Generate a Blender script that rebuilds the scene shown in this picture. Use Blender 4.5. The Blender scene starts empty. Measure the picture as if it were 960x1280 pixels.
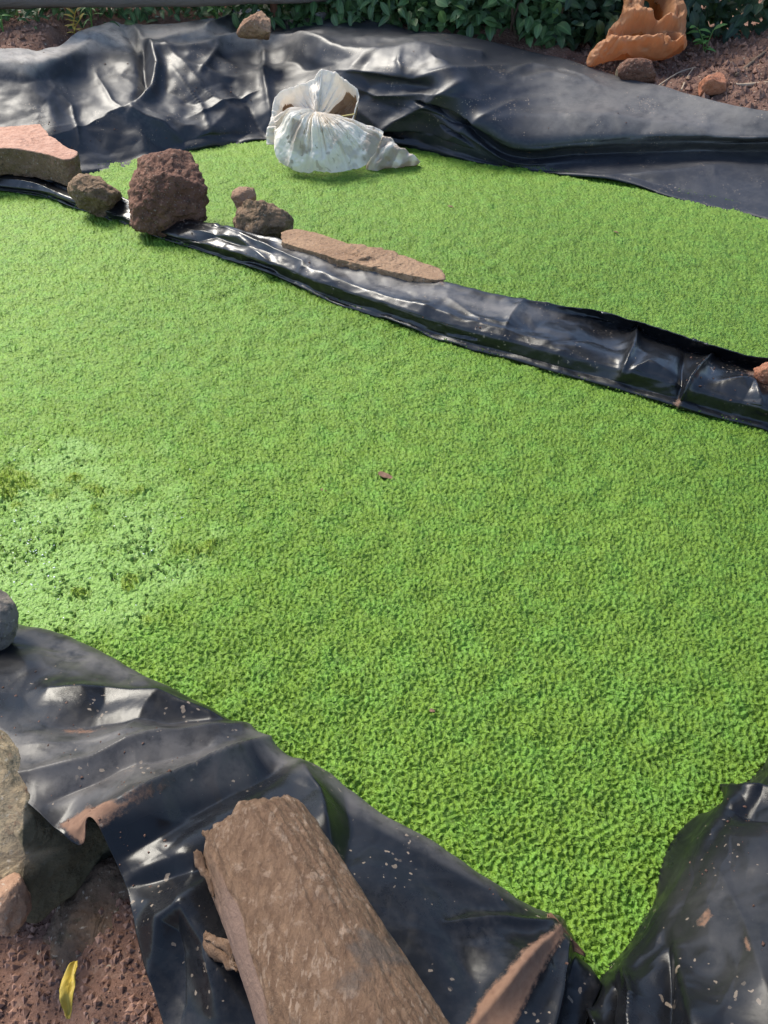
import bpy, math, random
import numpy as np
from mathutils import Vector
random.seed(7); RNG = np.random.default_rng(7)
S = bpy.context.scene
COL = S.collection
# ------------------------------------------------------------------ camera
H = 1.3; PITCH = math.radians(42); F = 967.0
cam_d = bpy.data.cameras.new('camera'); cam = bpy.data.objects.new('camera', cam_d); COL.objects.link(cam)
cam.location = (0, 0, H); cam.rotation_euler = (math.radians(90) - PITCH, 0, 0)
cam_d.sensor_fit = 'VERTICAL'; cam_d.sensor_height = 36.0; cam_d.lens = F/1280*36.0
cam_d.clip_start = 0.05; cam_d.clip_end = 500
S.camera = cam
S.render.resolution_x = 768; S.render.resolution_y = 1024
# ------------------------------------------------------------------ light
SUN = Vector((-0.42, 0.45, 0.80)).normalized()
W = bpy.data.worlds.new("World"); S.world = W; W.use_nodes = True
wn = W.node_tree; bg = wn.nodes['Background']; sky = wn.nodes.new('ShaderNodeTexSky')
sky.sky_type = 'NISHITA'; sky.sun_disc = False
sky.sun_elevation = math.asin(SUN.z); sky.sun_rotation = math.atan2(SUN.x, SUN.y)
sky.air_density = 1.0; sky.dust_density = 1.2; sky.ozone_density = 1.6
wn.links.new(sky.outputs[0], bg.inputs[0]); bg.inputs[1].default_value = 0.15
sl = bpy.data.lights.new('sun', 'SUN'); so = bpy.data.objects.new('sun', sl); COL.objects.link(so)
sl.energy = 4.3; sl.angle = math.radians(28); sl.color = (1.0, 0.94, 0.82)
so.rotation_euler = (-SUN).to_track_quat('-Z', 'Y').to_euler()
S.view_settings.view_transform = 'Standard'; S.view_settings.look = 'None'
S.view_settings.exposure = 1.17; S.view_settings.gamma = 1.0
# ------------------------------------------------------------------ maths helpers
CP, SP = math.cos(PITCH), math.sin(PITCH)
def ray(px, py):
    px, py = np.broadcast_arrays(np.asarray(px, float), np.asarray(py, float))
    u = (px-480)/F; v = (640-py)/F
    return np.stack([u, CP+v*SP, v*CP-SP], -1)
def at(px, py, z):                       # a pixel of the photo seen on the level z
    d = ray(px, py); z = np.asarray(z, float); t = (z-H)/d[..., 2]
    return np.array([0, 0, H]) + d*t[..., None]
def atd(px, py, t):
    return np.array([0, 0, H]) + ray(px, py)*np.asarray(t, float)[..., None]
def topx(P):
    d = P-np.array([0, 0, H]); t = d[..., 1]*CP - d[..., 2]*SP
    v = d[..., 1]*SP + d[..., 2]*CP
    return 480+F*d[..., 0]/t, 640-F*v/t
def _h(ix, iy, iz, seed):
    h = (ix.astype(np.int64)*374761393 + iy.astype(np.int64)*668265263 + iz.astype(np.int64)*2147483647 + seed*974634777) & 0xffffffff
    h = ((h ^ (h >> 13))*1274126177) & 0xffffffff
    h = ((h ^ (h >> 16))*2246822519) & 0xffffffff
    return ((h ^ (h >> 15)) & 0xffffff)/float(0xffffff)*2-1
def vnoise(P, seed=0):
    i = np.floor(P); f = P-i; f = f*f*f*(f*(f*6-15)+10); i = i.astype(np.int64)
    r = 0
    for a in (0, 1):
        wx = f[..., 0] if a else 1-f[..., 0]
        for b in (0, 1):
            wy = f[..., 1] if b else 1-f[..., 1]
            for c in (0, 1):
                wz = f[..., 2] if c else 1-f[..., 2]
                r = r + wx*wy*wz*_h(i[..., 0]+a, i[..., 1]+b, i[..., 2]+c, seed)
    return r
def fbm(P, scale, octs=4, seed=0, gain=.5, lac=2.03):
    P = np.asarray(P, float); a = 1; s = scale; r = 0
    for o in range(octs):
        r = r + a*vnoise(P*s + 17.3*o, seed+o); a *= gain; s *= lac
    return r
def ridged(P, scale, octs=3, seed=0):
    a = 1; s = scale; r = 0
    for o in range(octs):
        r = r + a*(1-2*np.abs(vnoise(P*s+9.1*o, seed+o))); a *= .5; s *= 2.1
    return r
def facet(U, Vv, seed=0):                 # piecewise planar noise on a triangular lattice: crisp creases, flat faces
    s_ = (U+Vv)*.36602540378; i = np.floor(U+s_); j = np.floor(Vv+s_)
    # skewed coordinates inside the rhombus
    a = U+s_-i; b = Vv+s_-j; z = np.zeros_like(i)
    h = lambda p, q_: _h(p, q_, z, seed)
    low = a > b
    return np.where(low, h(i, j)*(1-a)+h(i+1, j)*(a-b)+h(i+1, j+1)*b, h(i, j)*(1-b)+h(i, j+1)*(b-a)+h(i+1, j+1)*a)
def cr(A, n, axis=0, closed=False):      # Catmull-Rom resampling along an axis
    A = np.moveaxis(np.asarray(A, float), axis, 0); m = len(A)
    if closed:
        t = np.arange(n)/n*m; i = np.floor(t).astype(int); f = t-i
        g = lambda k: A[(i+k) % m]
    else:
        t = np.linspace(0, m-1, n); i = np.minimum(np.floor(t).astype(int), m-2); f = t-i
        E = np.concatenate([2*A[:1]-A[1:2], A, 2*A[-1:]-A[-2:-1]])
        g = lambda k: E[i+k+1]
    f = f.reshape((-1,)+(1,)*(A.ndim-1))
    p0, p1, p2, p3 = g(-1), g(0), g(1), g(2)
    r = .5*((2*p1)+(-p0+p2)*f+(2*p0-5*p1+4*p2-p3)*f*f+(-p0+3*p1-3*p2+p3)*f**3)
    return np.moveaxis(r, 0, axis)
def sm(a, b, x): 
    t = np.clip((x-a)/(b-a), 0, 1); return t*t*(3-2*t)
def polydist(px, py, pts):               # distance to a polyline, parameter 0..1 along it and side
    pts = np.asarray(pts, float); best = np.full(px.shape, 1e9); tt = np.zeros(px.shape); sd = np.ones(px.shape)
    seg = np.hypot(*(pts[1:]-pts[:-1]).T); cum = np.concatenate([[0], np.cumsum(seg)]); tot = cum[-1]
    for k in range(len(pts)-1):
        a, b = pts[k], pts[k+1]; d = b-a
        t = np.clip(((px-a[0])*d[0]+(py-a[1])*d[1])/(d@d), 0, 1)
        ex = px-a[0]-t*d[0]; ey = py-a[1]-t*d[1]; D = np.hypot(ex, ey)
        m = D < best; best = np.where(m, D, best); tt = np.where(m, (cum[k]+t*seg[k])/tot, tt)
        sd = np.where(m, np.sign(d[0]*ey-d[1]*ex), sd)
    return best, tt, sd
def inpoly(px, py, poly):
    poly = np.asarray(poly, float); r = np.zeros(px.shape, bool); j = len(poly)-1
    for i in range(len(poly)):
        xi, yi = poly[i]; xj, yj = poly[j]
        c = ((yi > py) != (yj > py)) & (px < (xj-xi)*(py-yi)/((yj-yi) if yj != yi else 1e-9)+xi)
        r ^= c; j = i
    return r
# ------------------------------------------------------------------ mesh helpers
def mesh_from(name, V, Fc, mats, smooth=True, attrs=None, midx=None):
    me = bpy.data.meshes.new(name); V = np.asarray(V, np.float32).reshape(-1, 3)
    Fc = np.asarray(Fc, np.int32); k = Fc.shape[1]; n = len(Fc)
    me.vertices.add(len(V)); me.vertices.foreach_set('co', V.ravel())
    me.loops.add(n*k); me.loops.foreach_set('vertex_index', Fc.ravel())
    me.polygons.add(n); me.polygons.foreach_set('loop_start', np.arange(n, dtype=np.int32)*k)
    me.polygons.foreach_set('loop_total', np.full(n, k, np.int32))
    if midx is not None: me.polygons.foreach_set('material_index', np.asarray(midx, np.int32))
    me.polygons.foreach_set('use_smooth', np.full(n, smooth))
    for m in (mats if isinstance(mats, (list, tuple)) else [mats]): me.materials.append(m)
    for a, v in (attrs or {}).items():
        at_ = me.attributes.new(a, 'FLOAT', 'POINT'); at_.data.foreach_set('value', np.asarray(v, np.float32).ravel())
    me.update(calc_edges=True); me.validate()
    return me
def link(name, me, parent=None, label=None, cat=None, group=None, kind=None):
    o = bpy.data.objects.new(name, me); COL.objects.link(o)
    if parent is not None: o.parent = parent
    if label: o['label'] = label
    if cat: o['category'] = cat
    if group: o['group'] = group
    if kind: o['kind'] = kind
    return o
def recentre(o):                          # put a mesh thing's origin at its base
    me = o.data; n = len(me.vertices); a = np.empty(n*3, np.float32); me.vertices.foreach_get('co', a); a = a.reshape(-1, 3)
    c = np.array([a[:, 0].mean(), a[:, 1].mean(), a[:, 2].min()], np.float32)
    me.vertices.foreach_set('co', (a-c).ravel()); me.update(); o.location = c.tolist(); return o
def thing(name, loc, label, cat, group=None):
    o = bpy.data.objects.new(name, None); COL.objects.link(o); o.location = [float(q) for q in loc]; o['label'] = label; o['category'] = cat
    o.empty_display_size = .1
    if group: o['group'] = group
    return o
def child(name, me, parent, kind=None, label=None):     # mesh given in world coordinates
    n = len(me.vertices); a = np.empty(n*3, np.float32); me.vertices.foreach_get('co', a)
    a = a.reshape(-1, 3)-np.array(parent.matrix_world.translation if False else parent.location, np.float32)
    me.vertices.foreach_set('co', a.ravel()); me.update()
    o = link(name, me, parent, label=label, kind=kind); return o
def gridfaces(nv, nu, closed_u=False):
    i = np.arange(nv-1)[:, None]*nu; j = np.arange(nu if closed_u else nu-1)[None, :]
    j2 = (j+1) % nu
    return np.stack([i+j, i+j2, i+nu+j2, i+nu+j], -1).reshape(-1, 4)
def tube(pts, rad, n=8, cap=True):
    P = np.asarray(pts, float); m = len(P); T = np.gradient(P, axis=0); T /= np.linalg.norm(T, axis=1)[:, None]
    up = np.array([0.13, .21, 1.0]); A = np.cross(T, up); A /= np.linalg.norm(A, axis=1)[:, None]; B = np.cross(T, A)
    r = np.broadcast_to(np.asarray(rad, float), (m,)); a = np.arange(n)/n*2*np.pi
    V = P[:, None]+r[:, None, None]*(np.cos(a)[None, :, None]*A[:, None]+np.sin(a)[None, :, None]*B[:, None])
    Fq = gridfaces(m, n, True); V = V.reshape(-1, 3)
    if cap:
        V = np.concatenate([V, P[:1], P[-1:]]); k = m*n
        c0 = np.array([[k, (j+1) % n, j, j] for j in range(n)]); c1 = np.array([[k+1, (m-1)*n+j, (m-1)*n+(j+1) % n, (m-1)*n+(j+1) % n] for j in range(n)])
        Fq = np.concatenate([Fq, c0, c1])
    return V, Fq
def tomesh(name, V, Fq, mats, smooth=True, attrs=None):
    # quads whose last two indices agree are triangles
    me = bpy.data.meshes.new(name); tri = Fq[:, 2] == Fq[:, 3]
    faces = [tuple(f[:3]) if t else tuple(f) for f, t in zip(Fq.tolist(), tri)]
    me.from_pydata(np.asarray(V).tolist(), [], faces)
    for m in (mats if isinstance(mats, (list, tuple)) else [mats]): me.materials.append(m)
    for p in me.polygons: p.use_smooth = smooth
    for a, v in (attrs or {}).items():
        q = me.attributes.new(a, 'FLOAT', 'POINT'); q.data.foreach_set('value', np.asarray(v, np.float32).ravel())
    return me
# ------------------------------------------------------------------ materials
class NT:
    def __init__(s, name):
        s.m = bpy.data.materials.new(name); s.m.use_nodes = True; s.t = s.m.node_tree; s.b = s.t.nodes['Principled BSDF']
        s.geo = s.n('ShaderNodeNewGeometry'); s.pos = s.geo.outputs['Position']
        s.tc = s.n('ShaderNodeTexCoord'); s.obj = s.tc.outputs['Object']
    def n(s, ty, **k):
        q = s.t.nodes.new(ty)
        for a, b in k.items(): setattr(q, a, b)
        return q
    def L(s, a, b): s.t.links.new(a, b)
    def put(s, sock, v):
        if hasattr(v, 'links'): s.L(v, sock)
        elif isinstance(v, (tuple, list)) and len(v) == 3 and sock.type == 'RGBA': sock.default_value = (*v, 1)
        else: sock.default_value = v
    def noise(s, scale, detail=4, rough=.5, vec=None, dist=0, out=0):
        q = s.n('ShaderNodeTexNoise'); q.inputs['Scale'].default_value = scale; q.inputs['Detail'].default_value = detail
        q.inputs['Roughness'].default_value = rough; q.inputs['Distortion'].default_value = dist
        s.L(vec or s.obj, q.inputs['Vector']); return q.outputs[out]
    def voro(s, scale, vec=None, feature='F1', out='Distance', rnd=1.0):
        q = s.n('ShaderNodeTexVoronoi', feature=feature); q.inputs['Scale'].default_value = scale; q.inputs['Randomness'].default_value = rnd
        s.L(vec or s.obj, q.inputs['Vector']); return q.outputs[out]
    def ramp(s, v, a, b, lo=0., hi=1.):
        q = s.n('ShaderNodeMapRange', interpolation_type='SMOOTHSTEP'); q.inputs[1].default_value = a; q.inputs[2].default_value = b
        q.inputs[3].default_value = lo; q.inputs[4].default_value = hi; s.put(q.inputs[0], v); return q.outputs[0]
    def mix(s, f, a, b):
        q = s.n('ShaderNodeMix', data_type='RGBA'); s.put(q.inputs[0], f); s.put(q.inputs[6], a); s.put(q.inputs[7], b); return q.outputs[2]
    def math(s, op, a, b=0.):
        q = s.n('ShaderNodeMath', operation=op); s.put(q.inputs[0], a); s.put(q.inputs[1], b); return q.outputs[0]
    def attr(s, name):
        q = s.n('ShaderNodeAttribute'); q.attribute_name = name; return q.outputs['Fac']
    def map(s, scale, vec=None, rot=(0, 0, 0)):
        q = s.n('ShaderNodeMapping'); q.inputs['Scale'].default_value = scale; q.inputs['Rotation'].default_value = rot
        s.L(vec or s.obj, q.inputs['Vector']); return q.outputs[0]
    def bump(s, h, dist, strength=1., normal=None):
        q = s.n('ShaderNodeBump'); q.inputs['Strength'].default_value = strength; q.inputs['Distance'].default_value = dist
        s.put(q.inputs['Height'], h)
        if normal is not None: s.L(normal, q.inputs['Normal'])
        return q.outputs[0]
    def set(s, **k):
        nm = dict(col='Base Color', rough='Roughness', nrm='Normal', spec='Specular IOR Level', sub='Subsurface Weight', trans='Transmission Weight', ior='IOR', sheen='Sheen Weight', coat='Coat Weight')
        for a, v in k.items(): s.put(s.b.inputs[nm[a]], v)
        return s.m
def mat_plastic(name, dusty=.5, rough=.24, tint=(.006, .0065, .008), speck=.6, spec=.36, film=0.):
    q = NT(name)
    cloud = q.ramp(q.noise(3.1, 6, .62), .42, .75)
    fine = q.noise(60, 5, .65)
    streak = q.noise(7, 6, .6, vec=q.map((1, 5, 1), rot=(0, 0, .4)))
    dust = q.math('MULTIPLY', q.math('MULTIPLY', cloud, q.ramp(fine, .35, .75)), dusty)
    dust = q.math('ADD', dust, q.math('MULTIPLY', q.ramp(streak, .55, .8), dusty*.25))
    dust = q.math('ADD', dust, q.math('MULTIPLY', q.attr('dust'), q.ramp(q.noise(22, 6, .7), .2, .62)))
    dust = q.math('MINIMUM', dust, 1.0)
    c = q.mix(dust, tint, (.175, .160, .150))
    if film: c = q.mix(q.math('MULTIPLY', q.math('MULTIPLY', q.attr('dust'), q.ramp(q.noise(14, 6, .7), .25, .6)), film), c, (.34, .315, .29))
    dv_ = q.n('ShaderNodeVectorMath', operation='MULTIPLY_ADD'); q.L(q.noise(60, 3, out=1), dv_.inputs[0]); dv_.inputs[1].default_value = (.02, .02, .02); q.L(q.obj, dv_.inputs[2]); DV = dv_.outputs[0]
    vd = q.voro(88, vec=DV); size = q.ramp(q.noise(9, 3), .42, .7, .02, .34)
    sp = q.math('MULTIPLY', q.math('LESS_THAN', vd, size), speck)
    sp = q.math('MULTIPLY', sp, q.ramp(q.voro(88, vec=DV, out='Color'), .45, .75))
    c = q.mix(sp, c, (.25, .195, .145))
    mudn = q.math('ADD', q.attr('mud'), q.math('MULTIPLY', q.math('SUBTRACT', q.noise(75, 8, .8), .5), 1.5))
    mud = q.ramp(mudn, .35, .8)
    c = q.mix(mud, c, q.mix(q.noise(90, 4), (.10, .052, .034), (.21, .125, .082)))
    r = q.math('ADD', q.math('MULTIPLY', q.noise(5, 4), .12), rough-.05)
    r = q.math('ADD', r, q.math('MULTIPLY', dust, .5)); r = q.math('MAXIMUM', r, q.math('MULTIPLY', q.math('MAXIMUM', mud, sp), .9))
    wr = q.noise(6, 3, .5, dist=.6); w2 = q.noise(26, 3, .55, dist=.4)
    n = q.bump(wr, .005, .4); n = q.bump(w2, .0006, .5, n); n = q.bump(q.math('ADD', fine, q.math('MULTIPLY', mud, 2)), .0006, .5, n)
    return q.set(col=c, rough=r, nrm=n, spec=spec)
def mat_rock(name, c1, c2, c3, scale=1., pit=1., rough=.85, moss=None, attrcol=None):
    q = NT(name)
    a = q.noise(6*scale, 8, .65); b = q.noise(28*scale, 6, .7); v = q.voro(55*scale)
    c = q.mix(q.ramp(a, .3, .7), c1, c2); c = q.mix(q.ramp(b, .52, .72), c, c3)
    c = q.mix(q.ramp(q.noise(120*scale, 3), .6, .75, 0, .55), c, (.40, .35, .28))
    c = q.mix(q.ramp(q.noise(75*scale, 4), .58, .7, 0, .6), c, tuple(x*.35 for x in c1))
    if moss: c = q.mix(q.ramp(q.noise(9*scale, 5), .5, .62), c, moss)
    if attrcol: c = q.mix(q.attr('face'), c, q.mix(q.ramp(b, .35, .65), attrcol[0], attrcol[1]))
    n = q.bump(b, .012/scale, .8*pit); n = q.bump(v, .004/scale, .9*pit, n); n = q.bump(q.noise(160*scale, 4, .7), .002, .9, n)
    return q.set(col=c, rough=rough, nrm=n, spec=.25)
M = {}
M['plastic'] = mat_plastic('black_polythene', .13, .27, spec=.23)
M['plastic_mid'] = mat_plastic('black_polythene_middle', .15, .30, spec=.5)
M['plastic_back'] = mat_plastic('black_polythene_back', .24, .46, tint=(.011, .013, .020), spec=.46, film=.75)
M['rock_red'] = mat_rock('red_laterite', (.10, .045, .030), (.17, .085, .055), (.05, .028, .020), 1.2, 1.3)
M['rock_brown'] = mat_rock('brown_laterite', (.13, .085, .05), (.20, .125, .075), (.06, .04, .025), 1., 1.3)
M['rock_grey'] = mat_rock('grey_rock', (.12, .10, .085), (.18, .15, .12), (.07, .06, .05), 1., 1.)
M['rock_tan'] = mat_rock('tan_rock', (.22, .12, .075), (.30, .19, .12), (.13, .07, .045), 1., .7)
M['rock_orange'] = mat_rock('orange_rock', (.30, .115, .06), (.36, .16, .09), (.20, .07, .04), 1.4, .5)
M['brick'] = mat_rock('broken_brick', (.12, .075, .045), (.17, .10, .065), (.06, .045, .03), 1., 1., attrcol=((.29, .155, .11), (.37, .22, .165)))
M['slab_pale'] = mat_rock('pale_slab', (.20, .15, .09), (.29, .225, .14), (.17, .085, .05), .9, .7, attrcol=((.060, .050, .030), (.088, .074, .045)))  # dark olive side colour paints in the shade under the sheet
M['slab_moss'] = mat_rock('mossy_slab', (.09, .055, .036), (.13, .085, .055), (.05, .035, .02), 1., .8, moss=(.085, .105, .03))
def mat_soil():
    q = NT('red_soil'); a = q.noise(5, 8, .7); b = q.noise(35, 8, .75); v = q.voro(70)
    c = q.mix(q.ramp(a, .3, .7), (.135, .074, .055), (.20, .115, .085)); c = q.mix(q.ramp(b, .5, .7), c, (.235, .155, .12))
    c = q.mix(q.ramp(q.noise(60, 5), .6, .9), c, (.07, .032, .022)); c = q.mix(q.math('LESS_THAN', q.voro(28), .13), c, (.32, .26, .20))
    n = q.bump(b, .02, .9); n = q.bump(v, .006, .8, n); n = q.bump(q.noise(180, 4, .7), .003, .9, n)
    return q.set(col=c, rough=.95, nrm=n, spec=.15)
M['soil'] = mat_soil()
q = NT('soil_crumb'); M['crumb'] = q.set(col=q.mix(q.ramp(q.noise(70, 4), .35, .65), (.12, .066, .048), (.24, .145, .11)), rough=.95, spec=.1)
def mat_duck():
    q = NT('duckweed'); P = q.pos
    big = q.noise(.9, 3, vec=P); med = q.noise(14, 4, .6, vec=P); fr = q.voro(260, vec=P, out='Color'); fd = q.voro(330, vec=P)
    c = q.mix(q.ramp(big, .35, .7), (.116, .208, .014), (.140, .240, .022))
    c = q.mix(q.ramp(med, .4, .7), c, (.12, .255, .028)); c = q.mix(q.ramp(fr, .3, .9, 0, .3), c, (.175, .290, .045))
    c = q.mix(q.ramp(q.noise(480, 2, vec=P), .66, .74, 0, .7), c, (.20, .25, .07))
    g1 = q.ramp(q.noise(118, 1.5, .5, vec=P, dist=.8), .385, .47); g2 = q.ramp(q.noise(78, 1, .5, vec=P, dist=.8), .36, .43)
    g3 = q.ramp(q.noise(80, 1.2, .5, vec=P, dist=.8), .40, .46); g3 = q.math('SUBTRACT', 1.0, q.math('MULTIPLY', q.math('SUBTRACT', 1.0, g3), q.attr('coarse')))
    mat_ = q.math('MULTIPLY', q.math('MULTIPLY', g1, g2), g3)
    c = q.mix(mat_, q.mix(.6, c, (.040, .095, .006)), c); c = q.mix(q.ramp(q.noise(2.3, 4, .6, vec=P), .45, .75, 0, .35), c, (.165, .27, .03))
    c = q.mix(q.ramp(q.attr('wet'), .15, .8, 0, .75), c, (.165, .285, .060))
    c = q.mix(q.ramp(q.attr('tuft'), .1, .7, 0, .9), c, (.155, .235, .016))
    n1 = q.noise(84, 2, .5, vec=P, dist=.5); n2 = q.voro(120, vec=P); n = q.bump(n1, .013, 1.); n = q.bump(n2, .0015, .5, n); n = q.bump(fd, .0010, .6, n)
    return q.set(col=c, rough=q.math('SUBTRACT', .62, q.math('MULTIPLY', q.attr('wet'), q.ramp(q.noise(170, 2, vec=P), .58, .66, .08, .42))), nrm=n, spec=.3)
M['duck'] = mat_duck()
def mat_water():
    q = NT('dark_water'); return q.set(col=(.012, .022, .010), rough=.05, nrm=q.bump(q.noise(110, 3), .010, 1.), spec=.5)
M['water'] = mat_water()
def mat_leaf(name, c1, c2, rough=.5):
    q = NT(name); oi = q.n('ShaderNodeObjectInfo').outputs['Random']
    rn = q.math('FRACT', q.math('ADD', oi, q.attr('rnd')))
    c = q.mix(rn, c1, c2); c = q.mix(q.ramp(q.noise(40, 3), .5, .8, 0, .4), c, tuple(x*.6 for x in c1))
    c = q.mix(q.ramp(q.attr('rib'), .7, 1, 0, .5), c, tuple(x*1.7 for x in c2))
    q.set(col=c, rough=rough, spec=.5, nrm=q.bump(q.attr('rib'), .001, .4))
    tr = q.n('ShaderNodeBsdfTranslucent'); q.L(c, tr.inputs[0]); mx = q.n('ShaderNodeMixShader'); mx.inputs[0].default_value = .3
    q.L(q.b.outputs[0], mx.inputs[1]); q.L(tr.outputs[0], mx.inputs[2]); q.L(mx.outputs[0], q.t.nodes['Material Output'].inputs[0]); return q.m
M['leaf'] = mat_leaf('hedge_leaf', (.034, .078, .026), (.085, .165, .055))
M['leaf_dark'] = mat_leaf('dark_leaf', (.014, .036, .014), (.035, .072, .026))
M['leaf_bright'] = mat_leaf('young_leaf', (.10, .22, .045), (.17, .33, .08))
M['leaf_yellow'] = mat_leaf('yellow_leaf', (.34, .25, .03), (.44, .33, .06), .6)
M['leaf_brown'] = mat_leaf('dry_leaf', (.16, .085, .045), (.25, .14, .085), .75)
def mat_bark():
    q = NT('bark'); v = q.map((30, 14, 26), rot=(0, 0, -.42)); fl = q.noise(2.6, 7, .75, vec=v, dist=.3); sp = q.noise(42, 5, .68)
    c = q.mix(q.ramp(fl, .3, .7), (.098, .056, .034), (.180, .112, .070)); c = q.mix(q.ramp(sp, .55, .68, 0, .6), c, (.28, .20, .145))
    vv = q.map((110, 40, 80), rot=(0, 0, -.42)); pale = q.math('MULTIPLY', q.ramp(q.noise(1.2, 3, .6, vec=vv), .56, .66), q.ramp(q.noise(5, 3), .35, .6))
    c = q.mix(q.math('MULTIPLY', pale, .45), c, (.36, .27, .20))
    c = q.mix(q.ramp(q.noise(9, 5, .6), .58, .68, 0, .7), c, (.085, .070, .060))
    c = q.mix(q.attr('bare'), c, q.mix(sp, (.12, .078, .06), (.16, .105, .08)))
    hb = q.math('MULTIPLY', fl, q.math('SUBTRACT', 1.0, q.math('MULTIPLY', q.attr('bare'), .85)))
    n = q.bump(hb, .012, .9); n = q.bump(sp, .004, .9, n); n = q.bump(q.noise(130, 4, .7), .0015, .9, n)
    return q.set(col=c, rough=.9, nrm=n, spec=.2)
M['bark'] = mat_bark()
def mat_sack(name, c1, c2, inner=None, tr=.2, weave=700, stain=0., cr_=1.):
    q = NT(name); c = q.mix(q.noise(8, 5, .6), c1, c2)
    if stain:
        c = q.mix(q.ramp(q.attr('dirt_shade'), .2, .9, 0, .7), c, (.27, .20, .14))
        c = q.mix(q.math('MULTIPLY', q.ramp(q.noise(24, 6, .75), .60, .66), stain), c, (.10, .07, .05))
    w = q.n('ShaderNodeTexWave'); w.inputs['Scale'].default_value = weave; q.L(q.obj, w.inputs['Vector'])
    n = q.bump(q.noise(26, 6, .65, dist=.6), .012*cr_, .8); n = q.bump(q.noise(90, 3), .002, .6, n)
    q.set(col=c, rough=.55, spec=.4, nrm=n)
    t = q.n('ShaderNodeBsdfTranslucent'); q.L(c, t.inputs[0]); mx = q.n('ShaderNodeMixShader'); mx.inputs[0].default_value = tr
    q.L(q.b.outputs[0], mx.inputs[1]); q.L(t.outputs[0], mx.inputs[2]); q.L(mx.outputs[0], q.t.nodes['Material Output'].inputs[0]); return q.m
M['sack_white'] = mat_sack('white_sackcloth', (.84, .77, .68), (.90, .85, .78), stain=.12, tr=.38)
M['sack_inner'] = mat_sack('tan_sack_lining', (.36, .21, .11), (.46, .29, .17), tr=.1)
M['sack_orange'] = mat_sack('orange_sackcloth', (.50, .22, .09), (.66, .37, .20), tr=.5, cr_=.8)
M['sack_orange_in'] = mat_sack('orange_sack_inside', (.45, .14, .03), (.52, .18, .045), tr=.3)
q = NT('straw'); M['straw'] = q.set(col=q.mix(q.noise(30), (.50, .38, .12), (.62, .50, .2)), rough=.6)
q = NT('dry_twig'); M['twig'] = q.set(col=q.mix(q.noise(40, 4), (.38, .31, .23), (.24, .16, .10)), rough=.85, nrm=q.bump(q.noise(90), .002, .7))
q = NT('dark_stem'); M['stem'] = q.set(col=q.mix(q.noise(40, 4), (.07, .045, .03), (.12, .08, .05)), rough=.85)
q = NT('weathered_wood'); M['wood'] = q.set(col=q.mix(q.noise(6, 7, .7, vec=q.map((1, 12, 12))), (.085, .070, .060), (.16, .135, .12)), rough=.9, nrm=q.bump(q.noise(6, 7, .7, vec=q.map((1, 12, 12))), .01, .9))
q = NT('red_post'); M['post'] = q.set(col=q.mix(q.noise(12, 6, .7), (.14, .06, .04), (.22, .10, .065)), rough=.9, nrm=q.bump(q.noise(20, 6), .01, .9))
# ------------------------------------------------------------------ plastic sheets
SHEETS = {}
def sheet(name, rows, nu, nv, folds, mat, label, noise=((3., .012, 1), (9., .005, 2)), muds=(), dusts=(), cat='plastic sheet', thick=.0012, edge_fade=None, pert=None, facets=()):
    R = cr(cr(np.array(rows, float), nu, 1), nv, 0)
    if pert is not None: R = pert(R)
    px, py, z = R[..., 0], R[..., 1], R[..., 2]
    P = at(px, py, z)
    du = np.gradient(P, axis=1); dv = np.gradient(P, axis=0); N = np.cross(du, dv); N /= np.maximum(np.linalg.norm(N, axis=-1), 1e-9)[..., None]
    N *= np.where(N[..., 2:3] < 0, -1, 1) if abs(N[..., 2].mean()) > .2 else 1
    D = np.zeros(px.shape)
    for sc, am, sd in noise:
        Q = P + .12*np.stack([fbm(P, sc*.7, 2, sd+40), fbm(P, sc*.7, 2, sd+50), fbm(P, sc*.7, 2, sd+60)], -1)
        D += am*(ridged(Q, sc, 2, sd)*.6 + fbm(Q, sc, 2, sd+9)*.5)
    for sc, am, sd in facets:
        wx = .10*fbm(P, 3, 3, sd+3)+.02*fbm(P, 12, 2, sd+5); wy = .10*fbm(P, 3, 3, sd+4)+.02*fbm(P, 12, 2, sd+6)
        D += am*facet((P[..., 0]+wx)*sc, (P[..., 1]*.8+P[..., 2]*1.6+wy)*sc, sd)
    if edge_fade is not None: D *= edge_fade(px, py)
    for f in folds:
        pts, w0, w1, amp = f[:4]; sharp = f[4] if len(f) > 4 else 1.5; side = f[5] if len(f) > 5 else 0
        sharp = max(1.0, sharp*.78); d, t, s = polydist(px, py, pts); w = w0+(w1-w0)*t
        if side: w = np.where(s == np.sign(side), w, w*abs(side))
        env = np.sin(np.pi*np.clip(t*.86+.07, 0, 1))**.6 if len(f) < 7 else f[6](t)
        D += amp*env*np.exp(-(d/w)**sharp)
    P = P + N*D[..., None]
    mud = np.zeros(px.shape); dust = np.zeros(px.shape)
    for poly, soft, s in muds:
        pts = np.array(poly+[poly[0]]); d, _, _ = polydist(px, py, pts); ins = inpoly(px, py, poly)
        mud = np.maximum(mud, s*np.where(ins, .5+.5*sm(0, soft, d), .5-.5*sm(0, soft, d)))
    for poly, soft, s in dusts:
        pts = np.array(poly+[poly[0]]); d, _, _ = polydist(px, py, pts); ins = inpoly(px, py, poly)
        dust = np.maximum(dust, s*np.where(ins, .5+.5*sm(0, soft, d), .5-.5*sm(0, soft, d)))
    me = mesh_from(name, P, gridfaces(nv, nu), M[mat], attrs={'mud': mud, 'dust': dust})
    o = link(name, me, label=label, cat=cat); recentre(o)
    m = o.modifiers.new('thickness', 'SOLIDIFY'); m.thickness = thick; m.offset = -1
    SHEETS[label] = P
    return o, P
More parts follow.
